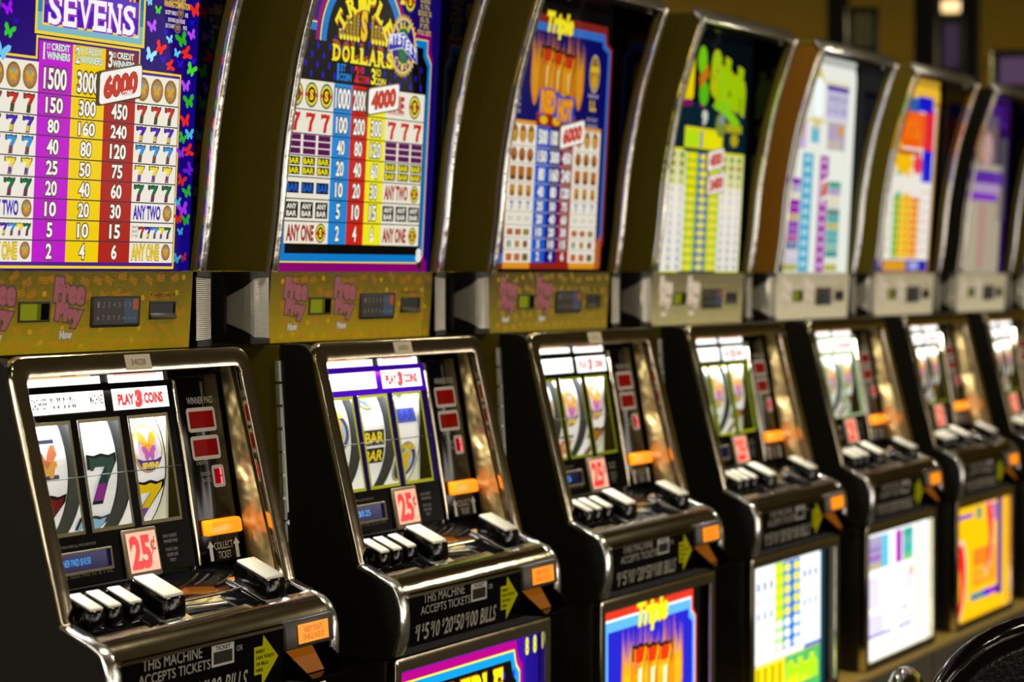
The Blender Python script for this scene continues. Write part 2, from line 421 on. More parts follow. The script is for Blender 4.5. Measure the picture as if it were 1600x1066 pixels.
        for k in (0, 1):
            e = [V[2][q][k] for q in range(n)] + [bm.verts.new((sx * .300, .0695, (1.2385, 1.3465)[k])), bm.verts.new((sx * .2495, .0695, (1.2385, 1.3465)[k]))]; bm.faces.new(e)
        return finish(bm, 'lamp_housing', M['blk'], 0)
    SH['houL'] = housing(-1); SH['houR'] = housing(1)
    # reel interior
    bm = bmesh.new()
    box(bm, -.236, .121, .20, .206, .985, 1.2); box(bm, .112, .118, -.030, .20, .985, 1.195); box(bm, -.236, .118, -.06, .20, .985, .991)
    box(bm, -.236, .118, -.020, .20, 1.190, 1.195); box(bm, -.236, -.230, -.030, .20, .985, 1.195)
    SH['reel_housing'] = finish(bm, 'reel_housing', M['inter'])
    # display strip
    bm = bmesh.new(); prism(bm, [S_SCR(0, z, h)[1:] for z, h in ((.9445, .001), (1.203, .001), (1.210, -.010), (.9445, -.012))], .1235, .2335)
    SH['display_strip'] = finish(bm, 'display_strip', M['gloss'], .001)
    bm = bmesh.new(); prism(bm, [S_SCR(0, z, h)[1:] for z, h in ((.9445, .004), (1.198, .004), (1.204, -.008), (.9445, -.006))], .1165, .1225)
    SH['divider_bar'] = finish(bm, 'divider_bar', M['chrome'], .0018, 3)
    bm = bmesh.new()
    P = fillet([(.136, .983), (.219, .983), (.219, 1.004), (.136, 1.004)], .003, 3)
    Q = [(.180 + (x - .180) * .86, .9935 + (z - .9935) * .8) for x, z in P]
    a = [bm.verts.new(S_SCR(x, z, .002)) for x, z in P]; b = [bm.verts.new(S_SCR(x, z, .010)) for x, z in P]; c = [bm.verts.new(S_SCR(x, z, .016)) for x, z in Q]
    n = len(P); bm.faces.new(a); bm.faces.new(c)
    for A_, B_ in ((a, b), (b, c)):
        for k in range(n): bm.faces.new((A_[k], A_[(k + 1) % n], B_[(k + 1) % n], B_[k]))
    SH['ticket_slot'] = finish(bm, 'ticket_slot', M['orange'], .001)
    # reel: cylinder wall, rims
    for nm, xs in (('rimL', (-.041, -.038)), ('rimR', (.038, .040))):
        bm = bmesh.new(); n = 64; r0, r1 = (RR - .030, RR + .001) if nm == 'rimL' else (RR - .012, RR + .0005)
        R_ = [[bm.verts.new((x, RY + r * cos(2 * PI * k / n), RZ + r * sin(2 * PI * k / n))) for k in range(n)] for x, r in ((xs[0], r0), (xs[0], r1), (xs[1], r1), (xs[1], r0))]
        for q in range(4):
            for k in range(n): bm.faces.new((R_[q][k], R_[q][(k + 1) % n], R_[(q + 1) % 4][(k + 1) % n], R_[(q + 1) % 4][k]))
        SH[nm] = finish(bm, 'reel_rim', M['ring'])
    bm = bmesh.new()
    tube(bm, [(-.222, S_SCR(0, 1.082, .001)[1], 1.082), (.112, S_SCR(0, 1.082, .001)[1], 1.082)], .0007, 6)
    SH['payline'] = finish(bm, 'payline', M['post'])
def button(w, l, h, ch, cw=.9):
    def yz(dy, hh): return (dy, .45 * dy + hh)
    bm = bmesh.new()
    prism(bm, [yz(-l / 2, 0), yz(l / 2, 0), yz(l / 2 * 1.06, h * .6), yz(l / 2 * .96, h), yz(-l / 2 * .96, h), yz(-l / 2, h * .5)], -w / 2, w / 2)
    body = finish(bm, 'button_body', M['gloss'], .0022, 2)
    bm = bmesh.new(); lw = l * .46
    prism(bm, [yz(-lw, h + .0003), yz(lw, h + .0003), yz(lw * .97, h + ch), yz(-lw * .97, h + ch)], -w / 2 * cw, w / 2 * cw)
    return body, finish(bm, 'button_cap', M['cap'], .0016, 2)
def bezel(w, l):
    bm = bmesh.new()
    prism(bm, [(-l / 2, -.45 * l / 2 + .0002), (l / 2, .45 * l / 2 + .0002), (l / 2, .45 * l / 2 + .0026), (-l / 2, -.45 * l / 2 + .0026)], -w / 2, w / 2)
    return finish(bm, 'button_bezel', M['bright'], .001)
# ------------------------------------------------------------------ paytable glasses
W_ = 'ece6d6'; K_ = '14100c'
def table(a, rows, cols, colc, nums, numc, outc, lx, rx, white=W_, line='3a3040', nb=.03, mw=.012):
    """white side cells and three coloured money columns; rows is a falling list of z"""
    zt, zb = rows[0], rows[-1]
    a.rect(lx, zb, cols[0], zt, white, 1.6); a.rect(cols[3], zb, rx, zt, white, 1.6)
    for k in range(3): a.rect(cols[k], zb, cols[k + 1], zt, colc[k], 1.6)
    for z in rows[1:-1]: a.rect(lx, z - .0008, rx, z + .0008, line, 2)
    for i in range(len(rows) - 1):
        h = rows[i] - rows[i + 1]; c = (rows[i] + rows[i + 1]) / 2
        for k in range(3):
            t = nums[i][k]
            if not t: continue
            w = (cols[k + 1] - cols[k]); ww = min(w * .84, mw * len(t)); x = (cols[k] + cols[k + 1]) / 2
            a.text(t, x - ww / 2, c - h * .36, x + ww / 2, c + h * .36, numc, 3, nb, outc, .06)
def card(a, x0, x1, zl0, zl1, dz, t, sub=None, bc='6a4a20'):
    def q(m): return [(x0 - m, zl0 - m), (x1 + m, zl0 + dz - m), (x1 + m, zl1 + dz + m), (x0 - m, zl1 + m)]
    a.poly(fillet(q(0), .006, 4), 'f4efe6', 1)
    cx, cz = (x0 + x1) / 2, (zl0 + zl1 + dz) / 2; w, h = (x1 - x0) * .80, (zl1 - zl0) * .70
    a.text(t, cx - w / 2, cz - h / 2, cx + w / 2, cz + h / 2, 'c43a22', 3, .045, '8a1a10', .03, grow=dz / (x1 - x0))
    if sub: a.text(sub, cx + .004, cz - h * .44, cx + .026, cz - h * .22, 'ffffff', 5, .03, 'c43a22', .06, grow=dz / (x1 - x0))

def top_sevens():
    a = Art(); Y = 'f2d224'
    a.rect(-.270, 1.347, .226, 1.85, '24066e', 0); a.rect(.196, 1.347, .226, 1.85, '14067a', .4)
    rows = [1.614, 1.575, 1.546, 1.521, 1.493, 1.467, 1.440, 1.413, 1.386, 1.358]
    a.poly([(-.270, 1.3495), (.1885, 1.3495), (.1885, 1.6205), (.0905, 1.6205), (.0905, 1.648), (-.1345, 1.648), (-.1345, 1.6205), (-.270, 1.6205)], Y, .5)
    a.poly([(-.270, 1.353), (.1855, 1.353), (.1855, 1.6175), (.0875, 1.6175), (.0875, 1.645), (-.131, 1.645), (-.131, 1.6175), (-.270, 1.6175)], '4a1a8a', .7)
    nums = [('1500', '3000', ''), ('150', '300', '450'), ('80', '160', '240'), ('40', '80', '120'), ('25', '50', '75'), ('20', '40', '60'), ('10', '20', '30'), ('5', '10', '15'), ('2', '4', '6')]
    cols = [-.128, -.058, .013, .083]
    table(a, rows, cols, ('bd14c8', 'f0cc00', 'ae2418'), nums, 'f4f0e4', '4a3a28', -.270, .184)
    for k, (c, n, s_) in enumerate((('c414cc', '1', 'ST'), ('f0cc00', '2', 'ND'), ('8e2414', '3', 'RD'))):
        a.rect(cols[k], 1.614, cols[k + 1], 1.642, c, 1); x = cols[k]
        a.text(n, x + (.008 if n == '1' else .006), 1.618, x + (.0115 if n == '1' else .015), 1.640, 'd8f0e0', 3, .03, '404050', .04); a.text(s_, x + .015, 1.632, x + .023, 1.639, 'b8d8d0', 3)
        a.text('CREDIT', x + .025, 1.631, x + .063, 1.640, 'd8f0e0', 3, .03, '506070', .04); a.text('WINNERS', x + .016, 1.619, x + .064, 1.629, 'd8f0e0', 3, .03, '506070', .04)
    syms = [('c02a18', '284a20'), ('4a18b0', 'd8b820'), ('2c90d8', '7a3a18'), ('f0d420', '6a2a9a'), ('14683a', '7a1a50')]
    R3 = (.099, .132, .164)
    for side in (0, 1):
        X = [(-.145 - .033 * i) for i in range(4)] if side else R3
        for x in X:
            medal(a, x, 1.5945, .0145, .0165)
            for r, (t, l) in enumerate(syms):
                c = (rows[r + 1] + rows[r + 2]) / 2; h = rows[r + 1] - rows[r + 2]
                seven(a, x, c, .019, h * .76, t, l)
        sx = -.31 if side else 0
        a.text('ANY TWO', .088 + sx, 1.4165, .152 + sx, 1.4365, '3a22b0', 3, .04); medal(a, .168 + sx, 1.4265, .0105, .0115)
        a.text('ANY ONE', .088 + sx, 1.361, .152 + sx, 1.383, 'f0cc10', 3, .03, '6a5010', .03); medal(a, .168 + sx, 1.3725, .0105, .0115)
        for i, (t, l) in enumerate(syms): seven(a, .109 + sx + i * .0155, 1.3995, .0125, .0145, t, l)
        if not side:
            for i, t in enumerate(('ANY', 'COMBINATION', 'OF THREE')): a.text(t, .086, 1.4045 - i * .006, .101, 1.4085 - i * .006, '3a3428', 3, .0)
    # title plaque
    a.rect(-.1385, 1.650, .0985, 1.83, Y, 1); a.rect(-.134, 1.654, .094, 1.83, '7ab8c4', 1.3); a.rect(-.134, 1.678, .094, 1.83, '2a86b8', 1.5); a.rect(-.134, 1.70, .094, 1.83, '0a74ae', 1.7)
    a.rect(-.1245, 1.662, .086, 1.83, Y, 2); a.rect(-.1215, 1.665, .083, 1.83, '4c10b4', 2.3); a.rect(-.1215, 1.688, .083, 1.83, '5a3cb8', 2.5)
    a.slab('SEVENS', -.1125, 1.662, .0795, 1.702, 'b020b8', 3, .04); a.slab('SEVENS', -.115, 1.664, .077, 1.704, 'f6f4f0', 4, .02, '8a3ad0', .03)
    a.text('TM', .072, 1.661, .082, 1.667, 'e8e0d0', 4)
    for x, c1, c2 in ((-.05, 'd82020', '58c020'), (.008, 'd0a010', 'f06a10'), (.052, 'f0b010', '9a40d0')):
        a.rect(x, 1.711, x + .030, 1.80, '1c0f08', 3); a.shape(BFLY, x + .015, 1.719, .024, .022, c1, 3.5); a.ell(x + .015, 1.716, .006, .005, c2, 4)
    # butterflies; each as photo pixel (px, py), size, rotation, ink
    for px, py, s_, r, c in ((231, 2, 12, .2, '7ad0f0'), (244, 15, 12, 0, '48d818'), (235, 40, 17, .3, 'c058f8'), (247, 74, 19, -.4, 'ff2a10'), (232, 84, 19, -.3, '9ae8ff'), (262, 61, 12, .3, '7ad8f0'), (273, 83, 12, -.3, '58d8f0'),
            (281, 62, 21, .4, '28b414'), (302, 16, 20, .3, 'f02a14'), (297, 55, 15, .4, 'b848f0'), (288, 84, 19, -1.2, 'f02a10'), (262, 102, 16, -1.3, 'f02a18'), (296, 110, 19, -.4, '48d820'), (287, 135, 17, .1, 'b050f0'), (292, 160, 20, .2, '28b020'),
            (286, 190, 18, .2, 'e82818'), (293, 212, 16, .1, '48b8d8'), (282, 217, 16, -.3, '30b030'), (291, 238, 18, -1.2, 'e02818'), (279, 240, 16, .2, '9030d0'), (280, 284, 17, -.3, 'd02818'), (289, 303, 17, .4, '28a428'), (274, 317, 13, .1, '38a8d0'),
            (282, 330, 20, .3, 'a030e0'), (275, 344, 15, .2, 'c82818'), (287, 348, 16, .2, '289828'), (278, 365, 11, .2, '38a0c8'), (272, 407, 14, -.3, '3898b8'), (283, 407, 13, .3, 'a02030'), (292, 268, 18, .9, '7018c8'),
            (255, 50, 8, 0, '2408d8'), (251, 92, 10, .1, '3010d8'), (297, 36, 8, 0, '1a10d8'), (278, 100, 12, 0, '2a10d0'), (299, 96, 10, 0, '3010d8'), (32, 10, 17, .4, 'a010f0'), (33, 42, 18, -.3, '30c828'), (14, 45, 16, 1.2, 'b838f0'), (23, 70, 24, -.3, '70c8f8'), (42, 28, 8, 0, '3008b8')):
        x = .099 + (px - 226) * .00151 + py * .000066; z = 1.715 + (px - 226) * .000155 - py * .00088
        a.shape(BFLY, x, z, s_ * .00125, s_ * .00095, c, 3, r)
    def tl(t, px0, px1, py, h, c, lay=3, b=.02):
        x0 = .099 + (px0 - 226) * .00151 + py * .000066; x1 = .099 + (px1 - 226) * .00151 + py * .000066
        z = 1.715 + ((px0 + px1) / 2 - 226) * .000155 - py * .00088; a.text(t, x0, z - h / 2, x1, z + h / 2, c, lay, b)
    tl('PAYS ON ANY', 262, 288, 0, .009, 'e8b818', 3, .03); tl('WINNING COMBINATION', 253, 294, 8, .009, 'f0c020', 3, .03); tl('EXCEPT WHEN 3', 255, 274, 19.5, .006, 'e8e0d8'); tl('ARE', 286, 291, 24, .006, 'e8e0d8')
    tl('SHOWING ON PAYLINE', 259, 286, 32, .006, 'e8e0d8'); tl('OR TO ANY 2', 255, 271, 40, .006, 'e8e0d8'); tl('PAYS', 283, 289, 44, .006, 'e8e0d8')
    for px, py in ((280, 21), (276, 44)):
        medal(a, .099 + (px - 226) * .00151, 1.715 + (px - 226) * .000155 - py * .00088, .008, .0075, 4, '7a6a5a', '5a4040', 'a07050', '808890')
    tl('~OR 3 SEVENS', 0, 18, 13, .006, 'e8e0d0', 3); tl('~SHOWING ON PAYLINE', -12, 20, 28, .006, 'e8e0d0', 3)
    return a

def top_dollars():
    a = Art(); BL = '0a78c4'; MG = '86006c'; BK = '0a0604'; Y = 'f0e010'
    a.rect(-.270, 1.345, .222, 1.85, '1a0860', 0); a.rect(.205, 1.345, .226, 1.85, '12085c', .3)
    a.poly([(-.270, 1.345), (.216, 1.345), (.216, 1.362), (.205, 1.372), (.205, 1.70), (.198, 1.712), (.198, 1.740), (-.270, 1.740)], MG, .4)
    a.poly([(-.270, 1.360), (.192, 1.360), (.202, 1.374), (.202, 1.690), (.188, 1.706), (.188, 1.728), (-.270, 1.728)], Y, .6)
    a.poly([(-.270, 1.362), (.190, 1.362), (.200, 1.375), (.200, 1.688), (.186, 1.704), (.186, 1.726), (-.270, 1.726)], BL, .8)
    a.poly([(-.225, 1.374), (.182, 1.374), (.190, 1.384), (.190, 1.684), (.174, 1.700), (.174, 1.714), (-.225, 1.714)], BK, 1)
    # upper corners and the arch over the title
    a.rect(-.270, 1.731, .05, 1.85, '3a0870', 1.1)
    def arch(r, c, l): a.poly([(-.020 + r * 1.05 * cos(t), 1.700 + r * .98 * sin(t)) for t in [PI * k / 26 for k in range(27)]], c, l)
    arch(.136, MG, 1.3); arch(.124, Y, 1.5); arch(.121, BL, 1.7); arch(.106, BK, 1.9)
    for i in range(12):
        for j in range(7):
            x = -.205 + i * .034 + (j % 2) * .017; z = 1.648 + j * .0145
            if (j < 4 or abs(x + .02) < .09) and x < .178: a.ell(x, z, .0036, .0058, '1c0ab4', 2.2, 10)
    for ch, x, z, r in (('T', -.090, 1.736, .95), ('R', -.060, 1.760, .5), ('I', -.029, 1.772, .16), ('P', .000, 1.771, -.16), ('L', .029, 1.757, -.55), ('E', .056, 1.731, -.98)):
        a.letter(ch, x * .97 - .0012 * 0, z - .004, .026, .030, 'a85018', 2.6, .05, rot=r); a.letter(ch, x, z, .026, .030, Y, 3.2, .04, rot=r)
    a.slab('DOLLARS', -.113, 1.679, .079, 1.705, 'a04818', 2.6, .05); a.slab('DOLLARS', -.113, 1.672, .079, 1.698, Y, 3.2, .045, BK, .03)
    for k, hgt in enumerate((.012, .018, .034, .026, .040, .046)):
        for sx in (-1, 1):
            if sx > 0 and k == 5: continue
            x = -.022 + sx * (.070 - k * .0105); a.rect(x - .004, 1.709, x + .004, 1.709 + hgt, 'a88a14', 2.5); a.ell(x, 1.709 + hgt, .0045, .002, 'e8c828', 2.7, 10)
            for q in range(int(hgt / .006)): a.rect(x - .004, 1.712 + q * .006, x + .004, 1.7128 + q * .006, '5a4a08', 2.8)
            a.ell(x + .003, 1.7105, .0045, .0045, 'f0d820', 2.9, 12)
    a.ell(-.020, 1.734, .011, .025, '16103a', 3, 20); a.ell(-.020, 1.758, .008, .003, 'c8c8d8', 2.9, 12)
    a.text('S', -.030, 1.7085, -.010, 1.757, 'f0c010', 3.6, .06, '7a4a08', .03)
    for x, n, s_, c in ((-.100, '1', 'ST', '1488d8'), (-.044, '2', 'ND', 'd81c14'), (.008, '3', 'RD', Y)):
        a.text(n, x + (.004 if n == '1' else 0), 1.643, x + (.010 if n == '1' else .014), 1.669, c, 3, .03); a.text(s_, x + .015, 1.6575, x + .030, 1.669, c, 3, .02); a.text('COIN', x + .012, 1.643, x + .047, 1.655, c, 3, .03)
    # table
    rows = [1.638, 1.5925, 1.556, 1.523, 1.490, 1.457, 1.423, 1.389]; cols = [-.102, -.048, .004, .060]
    nums = [('1000', '2000', ''), ('100', '200', '300'), ('40', '80', '120'), ('20', '40', '60'), ('10', '20', '30'), ('5', '10', '15'), ('2', '4', '6')]
    table(a, rows, cols, ('1c86d2', 'cc2416', 'eee41c'), nums, 'f4f0e4', '2a2a20', -.228, .185, white='e6e0cc', line='1a1a14', mw=.0115)
    def coin(x, z, r): a.ell(x, z, r, r * 1.05, '145a60', 3); a.ell(x, z, r * .86, r * .9, 'e8c818', 3.2); a.ell(x, z, r * .62, r * .66, '1c1408', 3.4); a.rect(x - r * .9, z - r * .16, x + r * .9, z + r * .16, 'c8341c', 3.5); a.ell(x, z, r * .5, r * .54, '2a1808', 3.6); a.text('S', x - r * .3, z - r * .45, x + r * .3, z + r * .45, 'f0c818', 4, .06)
    for side in (0, 1):
        X = (.081, .1235, .165) if not side else (-.210, -.167, -.124)
        for i, x in enumerate(X):
            if side: coin(x, 1.6155, .0185)
            a.shape(SEVEN, x, 1.574, .026, .029, 'c81a10', 3)
            for q in range(3): bar(a, x, 1.5505 - q * .0105, .036, .0088, '6a1460', '3c0a3a')
            for q in range(2): bar(a, x, 1.5145 - q * .0145, .036, .0125, '14120a', Y)
        if side:
            for x in X: bar(a, x, 1.474, .036, .017, '0a0c14', '1c5ac0')
            a.text('ANY ONE', -.222, 1.3925, -.144, 1.418, '9a1c10', 3, .045); coin(-.124, 1.4055, .0145)
        else:
            a.text('THE', .066, 1.600, .118, 1.630, 'b41c14', 3, .05); a.rect(.066, 1.600, .118, 1.604, 'd8a090', 4); coin(.152, 1.6155, .0185)
            a.text('ANY TWO', .066, 1.462, .142, 1.486, 'a02010', 3, .045); coin(.164, 1.4735, .0135)
            a.text('ANY ONE', .066, 1.393, .142, 1.417, 'a02010', 3, .045); coin(.164, 1.405, .0135)
        for x in X:
            a.rect(x - .018, 1.428, x + .018, 1.4525, '1c1c14', 2); a.text('ANY', x - .014, 1.4415, x + .014, 1.450, 'ece6d6', 3, .03); a.text('BAR', x - .014, 1.4305, x + .014, 1.439, 'ece6d6', 3, .03)
    # burst badge
    cx, cz = .105, 1.712; P = [];
    for k in range(64):
        r = (1 if k % 2 else .86); P.append((cx + .046 * r * cos(2 * PI * k / 64), cz + .052 * r * sin(2 * PI * k / 64)))
    a.poly(P, 'e0b840', 5); a.ell(cx, cz, .037, .043, 'f0e6c0', 5.3); a.ell(cx, cz, .036, .042, '2a0a78', 5.5); a.ell(cx, cz + .004, .016, .034, '186a30', 5.8)
    a.poly([(cx - .048, cz + .014), (cx + .0, cz + .022), (cx + .046, cz - .006), (cx + .046, cz - .026), (cx - .002, cz - .004), (cx - .048, cz - .012)], 'd8d8e8', 6)
    a.poly([(cx - .0465, cz + .012), (cx + .0, cz + .020), (cx + .0445, cz - .007), (cx + .0445, cz - .0245), (cx - .002, cz - .002), (cx - .0465, cz - .0105)], '1c24a4', 6.3)
    for i, ch in enumerate('MYSTERY'):
        x = cx - .040 + i * .0132; z = cz + .0055 + (.004 - abs(i - 2) * .001 if i < 3 else -.0055 * (i - 3) + .0025)
        a.text(ch, x - .0055, z - .0085, x + .0055, z + .0085, 'e8e8f4', 7, .05)
    for i, ch in enumerate('SELE'):
        t = 2.3 - i * .42; a.text(ch, cx + .030 * cos(t) - .004, cz + .034 * sin(t) - .0055, cx + .030 * cos(t) + .004, cz + .034 * sin(t) + .0055, 'f0d020', 6.5, .05, rot=t - PI / 2)
    for i, ch in enumerate('CTION'):
        t = -2.4 + i * .40; a.text(ch, cx + .029 * cos(t) - .004, cz + .034 * sin(t) - .0055, cx + .029 * cos(t) + .004, cz + .034 * sin(t) + .0055, 'f0d020', 6.8, .05, rot=t + PI / 2)
    a.text('2', .090, 1.778, .104, 1.806, Y, 4, .05); coin(.122, 1.786, .018)
    for q, t in enumerate(('~PAY DOUBLE', '~WINNING', '~ON LINE', '~SHOWING AT', '~WITH ONE', '~OR MORE', '~COINS PAID')):
        w = (.044, .032, .030, .044, .030, .030, .044)[q]; a.text(t, .176 - w / 2 - .004, 1.798 - q * .0105, .176 + w / 2 - .004, 1.806 - q * .0105, 'c8b020', 4, .03)
    for q in range(4): a.text(('~PLAY', '~BILL', '~COIN', '~PAY')[q], -.232, 1.79 - q * .011, -.205, 1.798 - q * .011, 'c8b020', 4, .03)
    for z in (1.373, 1.352): a.text('8', .178, z - .011, .196, z + .012, 'ece8d8', 5, .06) if z > 1.36 else a.ell(.192, 1.359, .010, .009, '2a2018', 4)
    return a

def flame(a, x, z, w, h, c1, c2, lay, seed=0):
    rnd = random.Random(seed)
    for c, s_, l in ((c1, 1, 0), (c2, .72, .3)):
        P = [(x + w * s_ * .5 * sin(t) * (1 - .3 * cos(t)), z - h * .5 * s_ * cos(t) * .55 - h * .12) for t in [PI * 2 * k / 12 for k in range(12)]]
        a.poly(P, c, lay + l)
        for q in range(5):
            px = x + (q - 2) * w * .2 * s_; hh = h * s_ * rnd.uniform(.35, .62)
            a.poly([(px - w * .12 * s_, z), (px + w * .12 * s_, z), (px + w * .09 * rnd.uniform(-1, 1), z + hh)], c, lay + l)
def hot_title(a, cx, zc, k, bright):
    """three flaming sevens over a ribbon; k = metres per unit"""
    R_ = 'd8300c' if bright else 'b83010'; O_ = 'ffb010' if bright else 'e09418'
    for i in range(7): flame(a, cx + (i - 3) * .031 * k, zc + .004 * k, .038 * k, .15 * k, 'a8540c' if i % 2 else 'c87410', ('e88a10' if i % 2 else 'f0a818') if bright else ('c07414' if i % 2 else 'd08c1a'), 3, i)
    for i in (-1, 0, 1):
        x = cx + i * .046 * k; z = zc + .012 * k - i * .004 * k
        a.shape(SEVEN, x, z, .056 * k, .086 * k, '2a1006', 5); a.shape(SEVEN, x, z, .042 * k, .072 * k, O_, 5.4)
        a.poly([(x - .019 * k, z + .034 * k), (x + .018 * k, z + .036 * k), (x + .010 * k, z + .014 * k), (x - .018 * k, z + .014 * k)], R_, 6)
        a.poly([(x - .006 * k, z + .004 * k), (x + .006 * k, z + .006 * k), (x + .002 * k, z - .03 * k), (x - .008 * k, z - .03 * k)], 'fff0c0' if bright else 'd8b060', 6)
    a.poly([(cx - .075 * k, zc - .022 * k), (cx - .03 * k, zc - .018 * k), (cx + .03 * k, zc - .032 * k), (cx + .075 * k, zc - .030 * k), (cx + .075 * k, zc - .086 * k), (cx + .03 * k, zc - .082 * k), (cx - .03 * k, zc - .066 * k), (cx - .075 * k, zc - .072 * k)], '1c50b8', 6.4)
    a.text('RED', cx - .068 * k, zc - .066 * k, cx - .006 * k, zc - .024 * k, O_, 7.4, .07, 'b85a10', .05); a.text('HOT', cx + .004 * k, zc - .078 * k, cx + .068 * k, zc - .036 * k, O_, 7.4, .07, 'b85a10', .05)
    a.text('Triple', cx - .062 * k, zc + .072 * k, cx + .055 * k, zc + .122 * k, 'f0e020', 8.4, .06, '8a7008', .03, shear=.25)
def top_hot():
    a = Art(); NV = '0c0a58'
    a.rect(-.270, 1.346, .200, 1.84, '0a0808', 0)
    a.poly([(-.270, 1.352), (.185, 1.352), (.195, 1.362), (.195, 1.392), (.203, 1.40), (.203, 1.772), (.182, 1.780), (.176, 1.812), (-.270, 1.812)], '7a2018', .3)
    a.poly([(-.270, 1.362), (.180, 1.362), (.188, 1.40), (.194, 1.41), (.194, 1.768), (.172, 1.776), (.166, 1.797), (-.270, 1.797)], '2c66b8', .6)
    a.poly([(-.270, 1.380), (.176, 1.380), (.184, 1.41), (.184, 1.762), (.160, 1.77), (.156, 1.782), (-.270, 1.782)], NV, .9)
    a.poly([(-.212, 1.353), (.168, 1.353), (.168, 1.402), (.19, 1.42), (.19, 1.36), (.19, 1.353)], 'a8581c', .95)
    rows = [1.611, 1.572, 1.541, 1.507, 1.478, 1.455, 1.431, 1.408, 1.387, 1.364]; cols = [-.104, -.050, .000, .050]
    nums = [('500', '1000', ''), ('150', '300', '450'), ('80', '160', '240'), ('40', '80', '120'), ('25', '50', '75'), ('20', '40', '60'), ('10', '20', '30'), ('5', '10', '15'), ('2', '4', '6')]
    a.rect(-.214, 1.353, .168, 1.618, 'd8901c', 1); a.rect(-.108, 1.353, .055, 1.636, '8a2014', 1.2)
    b = Art(); table(b, rows, cols, ('1c58c4', '140c7c', '96180e'), nums, 'e8e6e0', '20203a', -.212, .166, white='e2dccb', line='a8a090', nb=.05, mw=.0125)
    n = len(a.V); a.V += [(x, z, l + 1) for x, z, l in b.V]; a.K += b.K; a.F += [tuple(i + n for i in f) for f in b.F]
    for x in (-.078, -.026, .024): a.ell(x, 1.6225, .016, .008, 'd8b01c', 3)
    for X in ((-.190, -.158, -.126), (.074, .109, .144)):
        for i, x in enumerate(X):
            a.ell(x, 1.594, .013, .016, '8a5a14', 4); a.shape([(-.5, .3), (.5, .3), (0, -.6)], x, 1.590, .022, .028, 'c89020', 4.5)
            a.ell(x, 1.5565, .0125, .0125, '7a4210', 4); a.ell(x, 1.560, .008, .007, 'a86020', 4.4)
            a.rect(x - .012, 1.513, x + .012, 1.536, 'a8641c', 4); a.rect(x - .010, 1.511, x + .009, 1.519, '6a3a18', 4.3)
            a.rect(x - .010, 1.483, x + .010, 1.503, 'b8842c', 4); a.rect(x - .006, 1.482, x + .006, 1.492, '8a5a20', 4.3)
            a.shape(SEVEN, x, 1.4665, .012, .015, '2438a8', 4)
            a.text('BAR', x - .011, 1.438, x + .011, 1.448, 'b8b0a0', 4); a.rect(x - .013, 1.413, x + .010, 1.424, 'a85a30' if i < 2 else '8a7a28', 4)
            a.rect(x - .013, 1.367, x + .010, 1.380, 'b8602c' if i < 2 else '6a5a20', 4); a.rect(x - .012, 1.391, x + .006, 1.403, ('8a9a80', 'a87a40', '7a4a20')[i], 4)
    hot_title(a, -.028, 1.700, .98, 0)
    a.ell(.128, 1.720, .022, .036, 'b8a880', 3); a.ell(.128, 1.720, .019, .032, '8a6a18', 3.4); a.rect(.111, 1.722, .145, 1.734, 'd8a820', 3.8); a.ell(.128, 1.706, .013, .014, 'c89418', 3.8)
    for q, z in enumerate((1.678, 1.634, 1.622, 1.610)): a.text(('~PAYS', '~ANY OTHER', '~WINNING', '~PAYLINE')[q], .104, z - .003, .150, z + .003, 'a8a0b0', 3, .04)
    a.text('~x9', .112, 1.650, .142, 1.670, 'd8b020', 3, .06)
    for q in range(3): a.text('~PAYS', -.205, 1.63 + q * .012, -.172, 1.636 + q * .012, 'a8a0b0', 3, .04)
    a.ell(-.19, 1.70, .018, .03, 'a87a18', 3)
    return a
